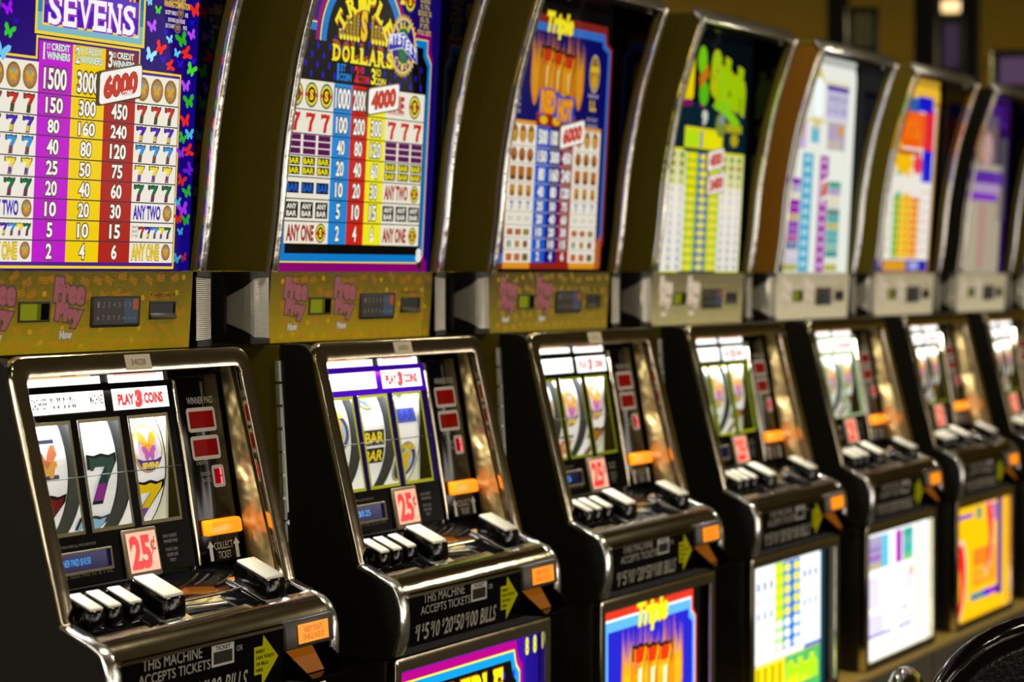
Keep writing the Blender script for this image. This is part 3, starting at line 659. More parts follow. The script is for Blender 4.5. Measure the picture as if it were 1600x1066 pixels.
def top_splash():
    a = Art(); Y = 'd8d40c'; G = '98c006'
    a.rect(-.246, 1.347, .246, 1.84, '050c10', 0); a.rect(-.246, 1.60, .225, 1.70, '04202c', .5)
    for x, w in ((-.150, .030), (-.085, .030)): a.rrect(x - w / 2, 1.705, x + w / 2, 1.812, .014, 'e8cc06', 3)
    a.ell(-.118, 1.72, .045, .016, 'e0c006', 2.8); a.ell(-.118, 1.80, .045, .016, 'e0c006', 2.8); a.ell(-.11, 1.698, .04, .008, '7a1058', 2.5)
    a.ell(-.030, 1.79, .024, .030, '70c010', 3); a.poly([(-.045, 1.755), (.0, 1.785), (.01, 1.76), (-.04, 1.73)], 'c07010', 3.4); a.ell(-.015, 1.722, .026, .026, '5ab414', 3.2); a.ell(-.02, 1.70, .016, .010, '6a1450', 3)
    a.text('Splash', .020, 1.685, .212, 1.800, G, 4, .13, 'b8b80a', .05, shear=.1, grow=-.20); a.poly([(.03, 1.70), (.10, 1.715), (.19, 1.672), (.17, 1.655), (.11, 1.68)], '80c410', 5)
    a.text('9', -.020, 1.654, .012, 1.688, 'c8c8b8', 4, .10)
    a.rect(-.19, 1.655, -.14, 1.675, 'b8ac10', 3); a.ell(-.175, 1.63, .022, .022, '8a8a28', 3); a.ell(.085, 1.660, .028, .026, '7a8a30', 3); a.ell(.09, 1.672, .014, .010, '8888a8', 3.5); a.rect(.115, 1.648, .205, 1.666, 'a8a010', 3); a.ell(.165, 1.632, .022, .014, 'b0a00c', 3)
    a.rect(-.105, 1.606, .100, 1.650, Y, 2); a.rect(-.100, 1.609, -.030, 1.643, 'b4dc14', 2.5); a.rect(-.022, 1.609, -.012, 1.643, '2468b8', 2.5); a.rect(.0, 1.609, .095, 1.643, 'e4dc08', 2.5)
    a.rect(-.232, 1.347, -.105, 1.604, Y, 2); a.rect(.095, 1.347, .226, 1.604, Y, 2)
    R_ = 14; h = (1.598 - 1.349) / R_
    for r in range(R_):
        z0 = 1.598 - r * h; w = 'dcd8a0' if r < 2 else ('e0dcb8' if r < 4 else 'ece8de')
        for x0, x1 in ((-.230, -.088), (.095, .222)):
            a.rect(x0, z0 - h + .001, x1, z0, w, 3)
            for i in range(3):
                xx = x0 + (x1 - x0) * (i + .5) / 3; a.rect(xx - .012, z0 - h + .003, xx + .012, z0 - .003, ('7a9a10', '8a8a10', '98a018', 'c0bc50', 'd8c8b8', 'd8ccc8', 'dcd4c8', 'd0ccd0', 'd0c8c8', 'c8c4c8', 'c4c0c4', 'c0bcc0', 'bcb8bc', 'b8b4b8')[r], 3.5)
        for k, (x0, x1, c) in enumerate(((-.088, -.028, 'b4d014'), (-.026, .032, '3a70b8'), (.034, .093, 'c4d812'))):
            a.rect(x0, z0 - h + .001, x1, z0, c, 3); a.ell((x0 + x1) / 2, z0 - h / 2, .021, .0070, 'ecdc10' if r < 5 else 'e4d848', 3.6, 10)
    return a
def top_diamonds():
    a = Art(); P_ = '8a6ab0'; T_ = '4aa4c4'; MG = '9a149a'
    a.poly(fillet([(-.246, 1.347), (.246, 1.347), (.240, 1.845), (-.246, 1.845)], [0, 0, .035, 0]), 'e8eade', 0)
    a.rect(.036, 1.712, .192, 1.792, 'c8c0dc', 1); a.rect(.036, 1.780, .190, 1.793, '54389a', 1.5); a.text('~DIAMONDS', .045, 1.725, .184, 1.770, '9a9ab8', 2, .08)
    a.rect(-.19, 1.715, -.10, 1.785, 'c0b4dc', 1); a.text('~RICH', -.185, 1.725, -.11, 1.77, 'a098c4', 2, .08)
    for z in (1.795, 1.70): a.rect(-.2, z, .195, z + .006, 'd8d098', 1)
    a.poly([(-.065, 1.80), (-.02, 1.835), (.02, 1.80), (-.02, 1.765)], 'd8c860', 1); a.rrect(-.048, 1.715, .012, 1.805, .02, 'f6fcfa', 2); a.poly([(-.06, 1.71), (-.02, 1.68), (.02, 1.71)], 'd8c880', 1.5)
    a.rect(-.135, 1.635, -.085, 1.70, 'c8b0d8', 1); a.rect(-.115, 1.66, -.095, 1.70, 'd8b0a8', 1.4); a.rect(-.055, 1.652, .0, 1.69, '6ab8cc', 1); a.rect(.055, 1.640, .180, 1.708, 'b0a0b8', 1); a.ell(.148, 1.688, .018, .014, 'd89a20', 2); a.rect(.055, 1.640, .16, 1.665, 'c0b4a8', 1.3)
    for x0, x1, c, t in ((-.100, -.030, T_, 1.626), (.018, .076, MG, 1.624)):
        a.rect(x0, 1.349, x1, t, c, 1)
        for r in range(11): a.rect(x0 + .016, t - .020 - r * .0245, x1 - .016, t - .007 - r * .0245, 'a8d8e4' if x0 < 0 else 'd8b4dc', 2)
    cs = ['8a30b0', 'b0a0cc', 'ded6bc', '9410a4', '9a14a8', 'c0a870', '8c40ac', '9a48a8', 'a85a98', '6880a4', 'd4c8d4', 'c8c0d0', 'aea850']
    cr = ['40a084', 'a898c4', 'ded6bc', 'd8d4c0', '5a8480', '48a4a0', 'bcb46c', '54aca8', '58a8a4', '88b8a8', '40948c', 'dce0d0', 'b0ac44']
    for r in range(13):
        z0 = 1.566 - r * .0166
        a.rect(-.195, z0 - .0156, -.105, z0, cs[r], 1); a.rect(.082, z0 - .0156, .170, z0, cr[r], 1)
    card(b := Art(), .030, .082, 1.515, 1.565, .012, '6000')
    n = len(a.V); a.V += [(x, z, l + 3) for x, z, l in b.V]; a.K += b.K; a.F += [tuple(i + n for i in f) for f in b.F]
    return a
def top_rainbow():
    a = Art()
    a.poly(fillet([(-.246, 1.347), (.210, 1.347), (.232, 1.835), (-.246, 1.835)], [0, 0, .03, 0]), 'a87818', 0)
    a.poly([(-.240, 1.352), (.196, 1.352), (.21, 1.79), (-.240, 1.79)], 'ece6da', 1)
    a.rect(-.246, 1.838, .20, 1.85, '1c1050', 1); a.rrect(-.22, 1.80, .226, 1.838, .015, 'ecb830', 2)
    a.rect(-.13, 1.752, -.03, 1.81, '2c9428', 3); a.rect(-.035, 1.75, .06, 1.805, '1c5ca4', 3); a.rect(.05, 1.772, .175, 1.812, '1818c8', 3.2); a.rect(.105, 1.66, .195, 1.785, 'e02838', 3)
    a.rect(-.20, 1.66, -.06, 1.755, 'f0b418', 2.5); a.rrect(-.085, 1.675, .115, 1.768, .03, 'ee6008', 3.4); a.text('~HOTT', -.05, 1.70, .08, 1.745, 'f08018', 4, .1)
    a.rect(.105, 1.588, .192, 1.672, '1018d0', 3.6); a.ell(-.045, 1.635, .075, .03, 'f4bc10', 3.5); a.rect(-.10, 1.655, .09, 1.668, 'c05010', 3.6); a.ell(.07, 1.632, .04, .026, 'ec3848', 3.6)
    for r in range(7): a.rect(-.20, 1.40 + r * .030, -.14, 1.414 + r * .030, 'dcccb8', 2); a.rect(.11, 1.40 + r * .026, .19, 1.412 + r * .026, 'e4d4cc', 2)
    for z in (1.60, 1.545, 1.50): a.rect(-.10, z, -.055, z + .012, '70bc78', 2); a.rect(-.04, z, .02, z + .010, 'ecc03c', 2)
    for x0, x1, c in ((-.112, -.066, '40ac3c'), (-.066, -.002, 'f0b808'), (-.002, .042, 'f0a408'), (.042, .076, 'ee6408'), (.076, .100, 'e83c1c')):
        a.rect(x0, 1.386, x1, 1.545, c, 3)
        for r in range(8): a.ell((x0 + x1) / 2, 1.396 + r * .019, .012, .006, 'f0dc70', 3.4, 8)
    a.rect(-.235, 1.352, .195, 1.382, '2420a8', 3); a.rect(-.17, 1.354, .015, 1.380, 'dc9c1c', 3.5); a.rect(.04, 1.356, .12, 1.378, 'a0a8d8', 3.5)
    return a
def top_violet():
    a = Art()
    a.rect(-.246, 1.347, .222, 1.845, '2a0c48', 0); a.rect(-.246, 1.347, .17, 1.66, 'a49a86', 1); a.rect(.12, 1.50, .20, 1.74, '4a464c', 1)
    a.rect(-.10, 1.66, .10, 1.80, '6a5a58', 1.2); a.ell(-.06, 1.72, .07, .05, 'c88044', 2); a.ell(.0, 1.70, .05, .05, 'b89490', 2.3); a.rect(-.16, 1.60, .17, 1.64, '5a2898', 2.5); a.rect(-.16, 1.575, .14, 1.605, 'a890b8', 3); a.rect(-.18, 1.555, .12, 1.577, '8030b8', 3.2); a.text('~VIOLET', -.02, 1.77, .18, 1.83, '4a1c88', 2, .1)
    for r in range(11): a.rect(-.04, 1.36 + r * .017, .01, 1.372 + r * .017, 'b87c70', 2); a.rect(-.22, 1.36 + r * .017, -.07, 1.370 + r * .017, 'b4a88e', 2); a.rect(.04, 1.36 + r * .017, .14, 1.370 + r * .017, 'b09c84', 2)
    return a

# ------------------------------------------------------------------ lower (belly) glasses
def bel_dollars(a=None):
    a = Art(); MG = 'a8007c'; BL = '0a90d0'; Y = 'e8e010'
    a.rect(-.236, .470, .214, .757, '1a0a78', 0); a.rect(-.236, .470, .168, .757, '3a0a90', .3)
    for c, x1, z1, n in ((MG, .156, .752, .014), (Y, .147, .738, .012), (BL, .144, .735, .012), ('080604', .134, .722, .012)):
        l = 1 + [MG, Y, BL, '080604'].index(c) * .3
        a.poly([(-.236, .478), (x1, .478), (x1, z1 - n * 3), (x1 - n, z1 - n * 2), (x1 - n * 1.6, z1), (-.236, z1)], c, l)
    for i in range(11):
        for j in range(4): a.ell(-.205 + i * .033 + (j % 2) * .016, .700 - j * .05, .0036, .007, '2a14c8', 2.2, 10)
    a.slab('TRIPLE', -.130, .655, .090, .715, 'e8e010', 3.6, .05, '8a3a10', .03); a.slab('DOLLARS', -.19, .53, .115, .60, 'e8e010', 3.6, .05, '8a3a10', .03)
    a.ell(-.03, .628, .05, .02, 'c8a018', 3)
    for x, z in ((.172, .737), (.2, .737)): a.text('8', x - .006, z - .015, x + .006, z + .015, 'd8d820', 4, .05)
    a.text('S', .165, .495, .185, .53, 'd8d820', 4, .05)
    return a
def bel_hot():
    a = Art()
    a.rect(-.236, .470, .190, .757, '0a0808', 0)
    a.poly([(-.236, .47), (.172, .47), (.172, .70), (.156, .715), (.156, .752), (-.236, .752)], 'd83018', .4); a.poly([(-.236, .47), (.165, .47), (.165, .70), (.148, .712), (.148, .738), (-.236, .738)], 'f0f0f8', .7)
    a.poly([(-.236, .47), (.163, .47), (.163, .70), (.146, .710), (.146, .734), (-.236, .734)], '58a8f0', .9); a.poly([(-.222, .47), (.154, .47), (.154, .69), (.136, .70), (.136, .716), (-.222, .716)], '2020b8', 1.2)
    hot_title(a, -.030, .610, 1.22, 1)
    return a
def bel_splash():
    a = Art()
    a.rect(-.236, .470, .165, .757, 'eef0ee', 0); a.rect(.150, .470, .175, .757, '0a3848', 1)
    a.rect(-.115, .57, -.068, .752, '90d018', 1); a.rect(-.068, .57, .028, .752, '1c70c8', 1)
    for r in range(8):
        z = .738 - r * .0225
        for x, c in ((-.092, 'e8e810'), (-.046, 'f0e040'), (.006, 'e8e010')):
            a.ell(x, z, .017, .0095, c if r < 5 else 'f0f4e8', 2, 12)
    for x in (-.215, -.180, -.145, .048, .08, .115):
        for r in range(3): a.rect(x, .705 - r * .03, x + .014, .722 - r * .03, ('5868b0', 'b8b8b8', '8890c0')[r], 1)
    a.rect(-.236, .554, .150, .557, 'c8a018', 2); a.rect(-.236, .470, .150, .553, 'e8d808', 1); a.rect(-.06, .470, .150, .553, '48b058', 1.4); a.rect(.05, .50, .150, .565, '1868b8', 1.2); a.text('Splash', -.05, .48, .13, .54, 'a0d818', 3, .1, 'e8e010', .05)
    for i in range(4): a.rect(-.22 + i * .04, .475, -.2 + i * .04, .548, 'b8a008', 2)
    return a
def bel_diamonds():
    a = Art(); a.rect(-.236, .470, .214, .757, 'f0f2ea', 0)
    a.rect(-.225, .672, -.135, .748, '9a8ab0', 1); a.rect(-.135, .672, -.085, .748, '58b4cc', 1); a.rect(-.035, .672, .012, .748, 'a428a8', 1); a.rect(.02, .672, .095, .748, '38a898', 1)
    for r in range(4): a.rect(-.225, .676 + r * .019, -.140, .684 + r * .019, ('b8a850', '8a48a0', '8868a8', 'a098b0')[r], 1.5); a.rect(.025, .676 + r * .019, .09, .684 + r * .019, ('88b848', '40a098', '68a0a0', '309088')[r], 1.5)
    a.rect(-.23, .585, -.15, .655, 'd4cae4', 1); a.rect(.03, .60, .10, .65, 'd8d0e8', 1); a.ell(.085, .645, .014, .014, 'f09848', 2); a.rect(-.225, .525, -.12, .57, 'cfc8e4', 1); a.rect(-.225, .518, .09, .524, '6a3ab0', 1.5); a.rect(-.06, .50, -.02, .60, 'ffffff', 2); a.poly([(-.06, .50), (-.02, .50), (-.04, .485)], 'd8c860', 2)
    a.text('~DIAMONDS', .0, .53, .10, .57, 'b0a8d0', 2, .08); a.rect(.12, .475, .15, .75, 'c8d0b8', 1); a.rect(.15, .475, .155, .75, 'e8eee0', 1)
    return a
def bel_spice():
    a = Art(); a.rect(-.236, .470, .214, .757, 'e8b008', 0); a.rect(.12, .50, .17, .757, '4a2a78', 1); a.rect(-.236, .50, .12, .74, 'f0b000', 1)
    a.rect(-.22, .725, -.10, .735, '2a10b0', 2); a.rect(.06, .70, .11, .745, '4818b0', 2); a.rect(-.07, .715, -.02, .745, '508868', 2)
    def chili(x, z, s_, d=1):
        P = [(-.16, .5), (.10, .52), (.20, .30), (.22, .0), (.10, -.30), (-.12, -.52), (-.20, -.50), (-.02, -.22), (.0, .05), (-.10, .28)]
        a.shape(fillet(P, .1, 3), x, z, s_ * 1.25 * d, s_ * 1.12, 'f6b8a8', 3); a.shape(fillet(P, .1, 3), x, z, s_ * d, s_, 'e41408', 3.5)
    chili(.045, .665, .17); chili(-.205, .565, .19)
    a.rect(-.10, .545, .105, .635, 'f08018', 2); a.text('~SPICE', -.09, .60, .06, .64, 'e8601c', 3, .08); a.text('~CASHX', -.08, .555, .08, .595, 'f0a828', 3, .08)
    a.rect(-.12, .508, .0, .528, '3a7a88', 2); a.rect(.0, .508, .05, .528, '2418c8', 2.2); a.rect(.05, .508, .09, .528, 'a020a0', 2.2); a.rect(.09, .508, .12, .528, '2a08b0', 2.2)
    return a
def bel_violet():
    a = Art(); a.rect(-.236, .470, .214, .757, '90d040', 0); a.rect(-.18, .5, .1, .72, '4a1c88', 1); a.text('~VIOLET', -.16, .58, .08, .66, 'c890e0', 2, .08); return a

# ------------------------------------------------------------------ small prints
def panel_print(bg='d0b012', ink='b4701a', pale=0, seed=3, detail=1):
    a = Art(); a.rect(-.2615, 1.2385, .2345, 1.346, bg, 0)
    if detail:
        rnd = random.Random(seed)
        for i in range(16):
            for j in range(5):
                x = -.225 + i * .0295 + rnd.uniform(-.006, .006) + (j % 2) * .014; z = 1.249 + j * .0215 + rnd.uniform(-.004, .004)
                if x > .224: continue
                r = rnd.uniform(-.7, .7)
                if rnd.random() < .72: a.text('FREE', x - .009, z - .0045, x + .009, z + .0045, ink, 1, .01, rot=r)
                else: a.ell(x, z, .005, .004, 'b08810', 1, 9)
    for x0 in (-.222, -.078):
        c = '94545c' if not pale else 'b0a090'; e = '5a4638' if not pale else '8a8070'
        a.text('Free', x0, 1.303, x0 + .066, 1.336, c, 3, .08, e, .08, rot=-.08); a.text('Play', x0 + .004, 1.272, x0 + .062, 1.303, c, 3, .08, e, .08, rot=-.10); a.text('Now', x0 + .014, 1.256, x0 + .042, 1.268, 'b0a898', 3, .10, '5a5048', .06)
    a.text('INSERT CARD', .143, 1.3105, .186, 1.3155, '4a3c10', 2, .02)
    for x in (.137, .192): a.poly([(x - .003, 1.3155), (x + .003, 1.3155), (x, 1.3105)], '4a3c10', 2)
    return a
def keypad():
    a = Art(); a.rect(.004, 1.274, .106, 1.309, '24211a', 0); a.rect(.072, 1.276, .103, 1.292, '2a4a72', 1); a.rect(.072, 1.292, .090, 1.308, '2a4a72', 1); a.rect(.091, 1.293, .104, 1.3085, 'b84a1c', 1)
    for i in range(8):
        x = .014 + i * .0118
        a.text(('1', '2', '3', '4', '5', '<', '>', 'C')[i], x - .0022, 1.297, x + .0022, 1.3045, '8e887c', 2, .0); a.text(('6', '7', '8', '9', '0', 'ENT', 'CLR', 'OK')[i], x - (.0022 if i < 5 else .004), 1.280, x + (.0022 if i < 5 else .004), 1.2865 if i < 5 else 1.284, '8e887c', 2, .0)
    return a
def ticket_sign(deep):
    a = Art(); a.rect(-.2325, 1.164, -.038, 1.190, 'fbf8f2', 0); a.rect(-.2325, 1.199, -.041, 1.209, 'fbf8f2', 0); a.rect(-.2325, 1.2085, -.06, 1.2105, 'e0a060', 1)  # upper strips paint the sign's mirror image as glowing print
    if deep:
        a.text('KET WITH CASHIER', -.2325, 1.1705, -.156, 1.1845, '181410', 2, .015); a.text('~IN 5C & TITE', -.150, 1.1705, -.098, 1.1845, '2e2820', 2); a.text('~NO NEED TO WAIT IN LINE FOR COINS', -.23, 1.1665, -.10, 1.1695, '9a9488', 2, .0)
        a.text('MACHINES', -.068, 1.1725, -.040, 1.185, '2e2820', 2, .02)
        for i in range(9): a.rect(-.089 + i * .0026, 1.169, -.0879 + i * .0026, 1.1775, '8a7e70', 2)
    return a
def play_sign():
    a = Art(); a.rect(-.020, 1.1625, .105, 1.1905, 'fbf8f4', 0); a.rect(-.024, 1.1985, .1, 1.2095, 'fbf8f2', 0); a.rect(-.012, 1.207, .085, 1.2095, 'f0a090', 1)  # strips above the lettering are the sign's reflection, painted in
    a.text('PLAY', -.008, 1.169, .027, 1.183, 'e01c18', 2, .03, '7a1010', .03); a.text('3', .030, 1.165, .045, 1.187, 'd83030', 3, .06, '7a1010', .03, shear=.1); a.text('COINS', .050, 1.169, .092, 1.183, 'e01c18', 2, .03, '7a1010', .03)
    return a
WIN = ((-.206, -.1155), (-.101, -.0105), (.0065, .0975))
def reel_glass(frame, edge, gap):
    """printed glass with three real openings"""
    a = Art(); xs = [-.2335]
    z0, z1 = 1.010, 1.1545
    a.rect(-.2335, .945, .1165, z0, '0c0a08', 0); a.rect(-.2335, z1, .1165, 1.1625, frame, 0); a.rect(-.2335, 1.1905, .1165, 1.1985, frame, 0); a.rect(-.0375, 1.1625, -.0205, 1.1905, frame, 0); a.rect(.1055, 1.1625, .1165, 1.1905, frame, 0)
    a.rect(-.2335, 1.1985, -.0, 1.2, frame, 0); e = [-.2335, WIN[0][0], WIN[0][1], WIN[1][0], WIN[1][1], WIN[2][0], WIN[2][1], .1165]
    for k in range(0, 8, 2): a.rect(e[k], z0, e[k + 1], z1, gap if k else frame, 0)
    t = .0048
    for x0, x1 in WIN: a.frame(x0, z0, x1, z1, t, edge, 1)
    a.text('MALFUNCTION VOIDS ALL PAYS AND PLAYS', -.190, .9955, -.098, .999, '6a6250', 2); 
    for q, t in enumerate(('ONLY HIGHEST', 'WINNER PAID')): a.text(t, .047, .989 - q * .007, .079, .9935 - q * .007, '8a8474', 2, .0)
    for q, t in enumerate(('PAYS ON', 'CENTER LINE', 'ONLY')): a.text(t, .050 + (.006 if q == 2 else 0), .971 - q * .007, .076 - (.006 if q == 2 else 0), .9755 - q * .007, '8a8474', 2, .0)
    a.text('~PLEASE INSERT COINS ONE AT A TIME', -.184, .9575, -.07, .961, '5a5444', 2)
    return a
def win_display(k):
    a = Art()
    if k == 0: a.text('WINNER PAID', .144, 1.1625, .206, 1.172, 'b0a898', 2, .0)
    if k == 1:
        a.text('CREDITS', .146, 1.0795, .170, 1.084, '9a9486', 2, .0)
        a.text('CREDITS', .152, 1.064, .176, 1.069, '9a9486', 2, .0); a.text('PLAYED', .154, 1.0555, .176, 1.0605, '9a9486', 2, .0)
    if k == 2:
        for x in (.151, .214): a.poly([(x - .0085, .966), (x, .9755), (x + .0085, .966), (x + .004, .966), (x + .004, .9475), (x - .004, .9475), (x - .004, .966)], 'cfc8ba', 2)
        a.text('COLLECT', .160, .962, .205, .972, 'b8b0a2', 2, .0); a.text('TICKET', .168, .949, .198, .959, 'b8b0a2', 2, .0)
    return a
def led(x0, z0, x1, z1, dig=None):
    a = Art(); a.rrect(x0, z0, x1, z1, .006, 'a89a8a', 0); b = .0052; a.rect(x0 + b, z0 + b, x1 - b, z1 - b, '7a0a06' if not dig else 'a80818', 1)
    return a
def coin_plate():
    a = Art(); a.rect(-.0405, .9515, .0245, 1.003, 'f2a888', 0); a.rect(-.0405, .962, .0245, .995, 'f6b494', .5)
    a.text('25', -.036, .9545, .010, .999, 'e8141c', 2, .05); a.text('¢', .0095, .972, .0215, .995, 'b82018', 2, .02); return a
def vfd(t):
    a = Art(); a.rect(-.190, .9655, -.074, .988, '0c1048', 0)
    if t: a.text(t, -.187, .971, -.114, .981, '1c9cf0', 2, .0)
    return a
def plate_print(crisp=1):
    a = Art(); a.rect(-.2375, .795, .1215, .8745, '070606', 0); c = 'a39a86'
    a.text('THIS MACHINE', -.196, .855, -.068, .8695, c, 2, .0); a.text('ACCEPTS TICKETS', -.204, .8385, -.050, .851, c, 2, .0)
    for t, x0, x1 in (('1', -.2125, -.2085), ('5', -.193, -.180), ('10', -.166, -.147), ('20', -.131, -.106), ('50', -.095, -.071), ('100', -.058, -.026), ('BILLS', -.016, .034)):
        a.text(t, x0, .8015, x1, .8255, c, 2, .01, shear=.22)
        if t != 'BILLS': a.text('$', x0 - .0075, .8125, x0 - .001, .8255, c, 2, .0, shear=.22)
    a.rect(-.047, .839, .004, .8665, 'c0b6a6', 1); a.text('TICKET', -.038, .8595, -.004, .865, '1c1810', 2, .03); a.rect(-.043, .842, .000, .858, '4a4438', 2)
    for i in range(16): a.rect(-.042 + i * .0026, .8425, -.0407 + i * .0026, .8575, '14120e', 3)
    a.text('OR', .010, .8525, .024, .860, c, 2, .0)
    a.poly([(.051, .8145), (.069, .8145), (.069, .7985), (.109, .833), (.073, .8655), (.071, .8515), (.051, .8515)], 'b4ac08', 1)
    for q, t in enumerate(('INSERT', 'CASH TICKETS', 'OR BILLS', 'HERE')): w = (.022, .044, .030, .017)[q]; a.text(t, .0545, .8425 - q * .0082, .0545 + w, .8470 - q * .0082, '1a1804', 2, .04)
    return a
def bill_label(t):
    a = Art(); a.rect(.149, .843, .226, .869, 'ff8c0c', 0)
    if t: a.text('INSERT TICKETS', .164, .857, .211, .8645, 'a83808', 1, .01); a.text('OR BILLS FACE UP', .161, .847, .214, .8545, 'a83808', 1, .01)
    return a
def reel_strip(syms, cols):
    a = Art(); N = 60
    for k in range(N):
        t0, t1 = -PI * .62 + PI * 1.24 * k / N, -PI * .62 + PI * 1.24 * (k + 1) / N
        a.rect(-.040, RZ + RR * t0, .040, RZ + RR * t1, 'f2f2f0', 0)
    for kind, z, c in syms:
        z += RZ
        if kind == '7': seven(a, .002, z, .052, .058, c[0], c[1])
        elif kind == 'b':
            bar(a, 0, z, .064, .024, c[0], c[1])
        elif kind == 'sq':
            a.rect(-.034, z - .026, .020, z + .026, '3a4258', 1); a.shape(BFLY, -.006, z - .004, .046, .044, 'c87048', 2); a.shape(BFLY, -.006, z - .014, .04, .022, 'd8a040', 3)
        elif kind == 'm':
            a.ell(0, z, .034, .034, c[0], 1, 28); a.ell(0, z, .0325, .0325, 'd8b840', 1.4, 28); a.ell(0, z, .030, .030, c[1], 1.8, 28); a.ell(0, z, .022, .022, '9ac4dc' if c[2] == 'S' else 'dcd4e4', 2.2, 24)
            if c[2] == 'S': a.text('S', -.014, z - .020, .014, z + .020, 'e0b020', 3, .08); a.text('TRIPLE', -.020, z + .021, .020, z + .029, 'e0c828', 3, .06)
            else: a.shape(BFLY, 0, z + .003, .038, .036, 'e8a028', 3); a.shape(BFLY, 0, z - .008, .03, .02, 'c060c0', 3.5); a.poly([(.031 * cos(t), z + .031 * sin(t)) for t in [-PI * .86 + PI * .72 * k / 12 for k in range(13)]] + [(.014, z - .017), (-.014, z - .017)], '4a2a80', 2.6); a.text('SEVENS', -.019, z - .0285, .019, z - .0195, 'f0d040', 4, .06)
    return a
# ------------------------------------------------------------------ the row of machines
shell()
AX = lambda a, nm, f, m: a.mesh(nm, f, m)
SM_BODY, SM_CAP = button(.029, .040, .021, .0035)
BG_BODY, BG_CAP = button(.047, .054, .028, .0042)
BZ_S, BZ_L = bezel(.122, .056), bezel(.060, .070)
LED1 = AX(led(.139, 1.124, .2075, 1.1575), 'credit_display', lambda x, z, h: S_SCR(x, z, h + .0016), A_GLS); LED2 = AX(led(.140, 1.0855, .208, 1.1185), 'credit_display', lambda x, z, h: S_SCR(x, z, h + .0016), A_GLS); LED3 = AX(led(.180, 1.046, .2095, 1.077, 1), 'credit_display', lambda x, z, h: S_SCR(x, z, h + .0016), A_GLS)
dg = Art(); dg.rect(.1985, 1.0625, .2025, 1.0725, 'ff5468', 2); dg.rect(.1985, 1.0505, .2025, 1.0605, 'ff5468', 2)
DIG = AX(dg, 'lit_digit', lambda x, z, h: S_SCR(x, z, h + .0018), art_mat('led_red', 2.2))
WD = [AX(win_display(k), 'display_lettering', lambda x, z, h: S_SCR(x, z, h + .0016), A_PRT) for k in range(3)]
bm = bmesh.new(); o_ = [(-.045, .9445), (.029, .9445), (.029, 1.0075), (-.045, 1.0075)]
prism(bm, [S_SCR(0, z, h)[1:] for z, h in ((.9445, .0005), (1.0075, .0005), (1.0075, .004), (.9445, .006))], -.045, .029)
CPB = finish(bm, 'coin_value_plate', M['tan'], .0015)
CPL = AX(coin_plate(), 'coin_value', lambda x, z, h: S_SCR(x, z, h + .0066 - (z - .9445) * .032), A_DSP)
bm = bmesh.new(); ring(bm, [(-.193, .962), (-.071, .962), (-.071, .9905), (-.193, .9905)], [(-.190, .9655), (-.074, .9655), (-.074, .988), (-.190, .988)], lambda x, z, h: S_SCR(x, z, h + .004), .003)
VFR = finish(bm, 'message_display', M['tan'], .0008)
KEY = AX(keypad(), 'keypad_print', lambda x, z, h: S_PAN(x, z, h + .0032), A_PRT)
bm = bmesh.new()
kp = fillet([(.000, 1.270), (.110, 1.270), (.110, 1.3125), (.000, 1.3125)], .004, 3)
a_ = [bm.verts.new(S_PAN(x, z, .0002)) for x, z in kp]; b_ = [bm.verts.new(S_PAN(x, z, .003)) for x, z in kp]
bm.faces.new(a_); bm.faces.new(b_)
for k in range(len(kp)): bm.faces.new((a_[k], a_[(k + 1) % len(kp)], b_[(k + 1) % len(kp)], b_[k]))
KPB = finish(bm, 'keypad', M['blk'], .0008)
def slot_box(x0, x1, z0, z1):
    bm = bmesh.new(); ring(bm, [(x0 - .001, z0 - .001), (x1 + .001, z0 - .001), (x1 + .001, z1 + .001), (x0 - .001, z1 + .001)], [(x0 + .002, z0 + .002), (x1 - .002, z0 + .002), (x1 - .002, z1 - .002), (x0 + .002, z1 - .002)], lambda x, z, h: S_PAN(x, z, h + .0022), .002)
    return bm
bm = slot_box(.134, .194, 1.280, 1.3035); prism(bm, [S_PAN(0, z, h)[1:] for z, h in ((1.280, .0005), (1.288, .0005), (1.288, .0014), (1.280, .006))], .1475, .2075)
CSL = finish(bm, 'card_slot', M['blk'], .0004)
cs = Art(); cs.rect(.136, 1.283, .192, 1.302, '030303', 0); CSP = AX(cs, 'slot_mouth', lambda x, z, h: S_PAN(x, z, h + .0006), A_PRT)
bm = slot_box(-.150, -.088, 1.2805, 1.3055); MWF = finish(bm, 'message_window', M['blk'], .0004)
mw = Art(); mw.rect(-.150, 1.2805, -.105, 1.3055, '8a9018', 0); mw.rect(-.113, 1.2805, -.105, 1.3055, '5c640c', 1); mw.rect(-.105, 1.2805, -.088, 1.3055, '060604', 0)
MWP = AX(mw, 'window_pane', lambda x, z, h: S_PAN(x, z, h + .0008), A_GLS)
PR = {0: AX(panel_print(seed=3), 'card_panel', S_PAN, A_PNL), 1: AX(panel_print('d0ac14', 'b06a20', 0, 9), 'card_panel', S_PAN, A_PNL), 2: AX(panel_print('c8aa2c', 'b08a30', 0, 5), 'card_panel', S_PAN, A_PNL),
      3: AX(panel_print('c4b478', 'b8a468', 1, 5, 0), 'card_panel', S_PAN, A_PNF), 4: AX(panel_print('c0b490', 'b0a070', 1, 6, 0), 'card_panel', S_PAN, A_PNF)}
PLT = AX(plate_print(), 'instruction_plate', S_FRT, A_PLT)
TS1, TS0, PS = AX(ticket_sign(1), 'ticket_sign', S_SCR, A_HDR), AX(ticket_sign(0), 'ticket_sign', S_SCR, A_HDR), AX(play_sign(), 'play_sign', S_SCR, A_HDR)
bm = bmesh.new(); prism(bm, [S_SCR(0, z, h)[1:] for z, h in ((1.1615, -.0015), (1.2105, -.0015), (1.2105, -.004), (1.1615, -.004))], -.232, .112); SBK = finish(bm, 'sign_backing', M['blk'])
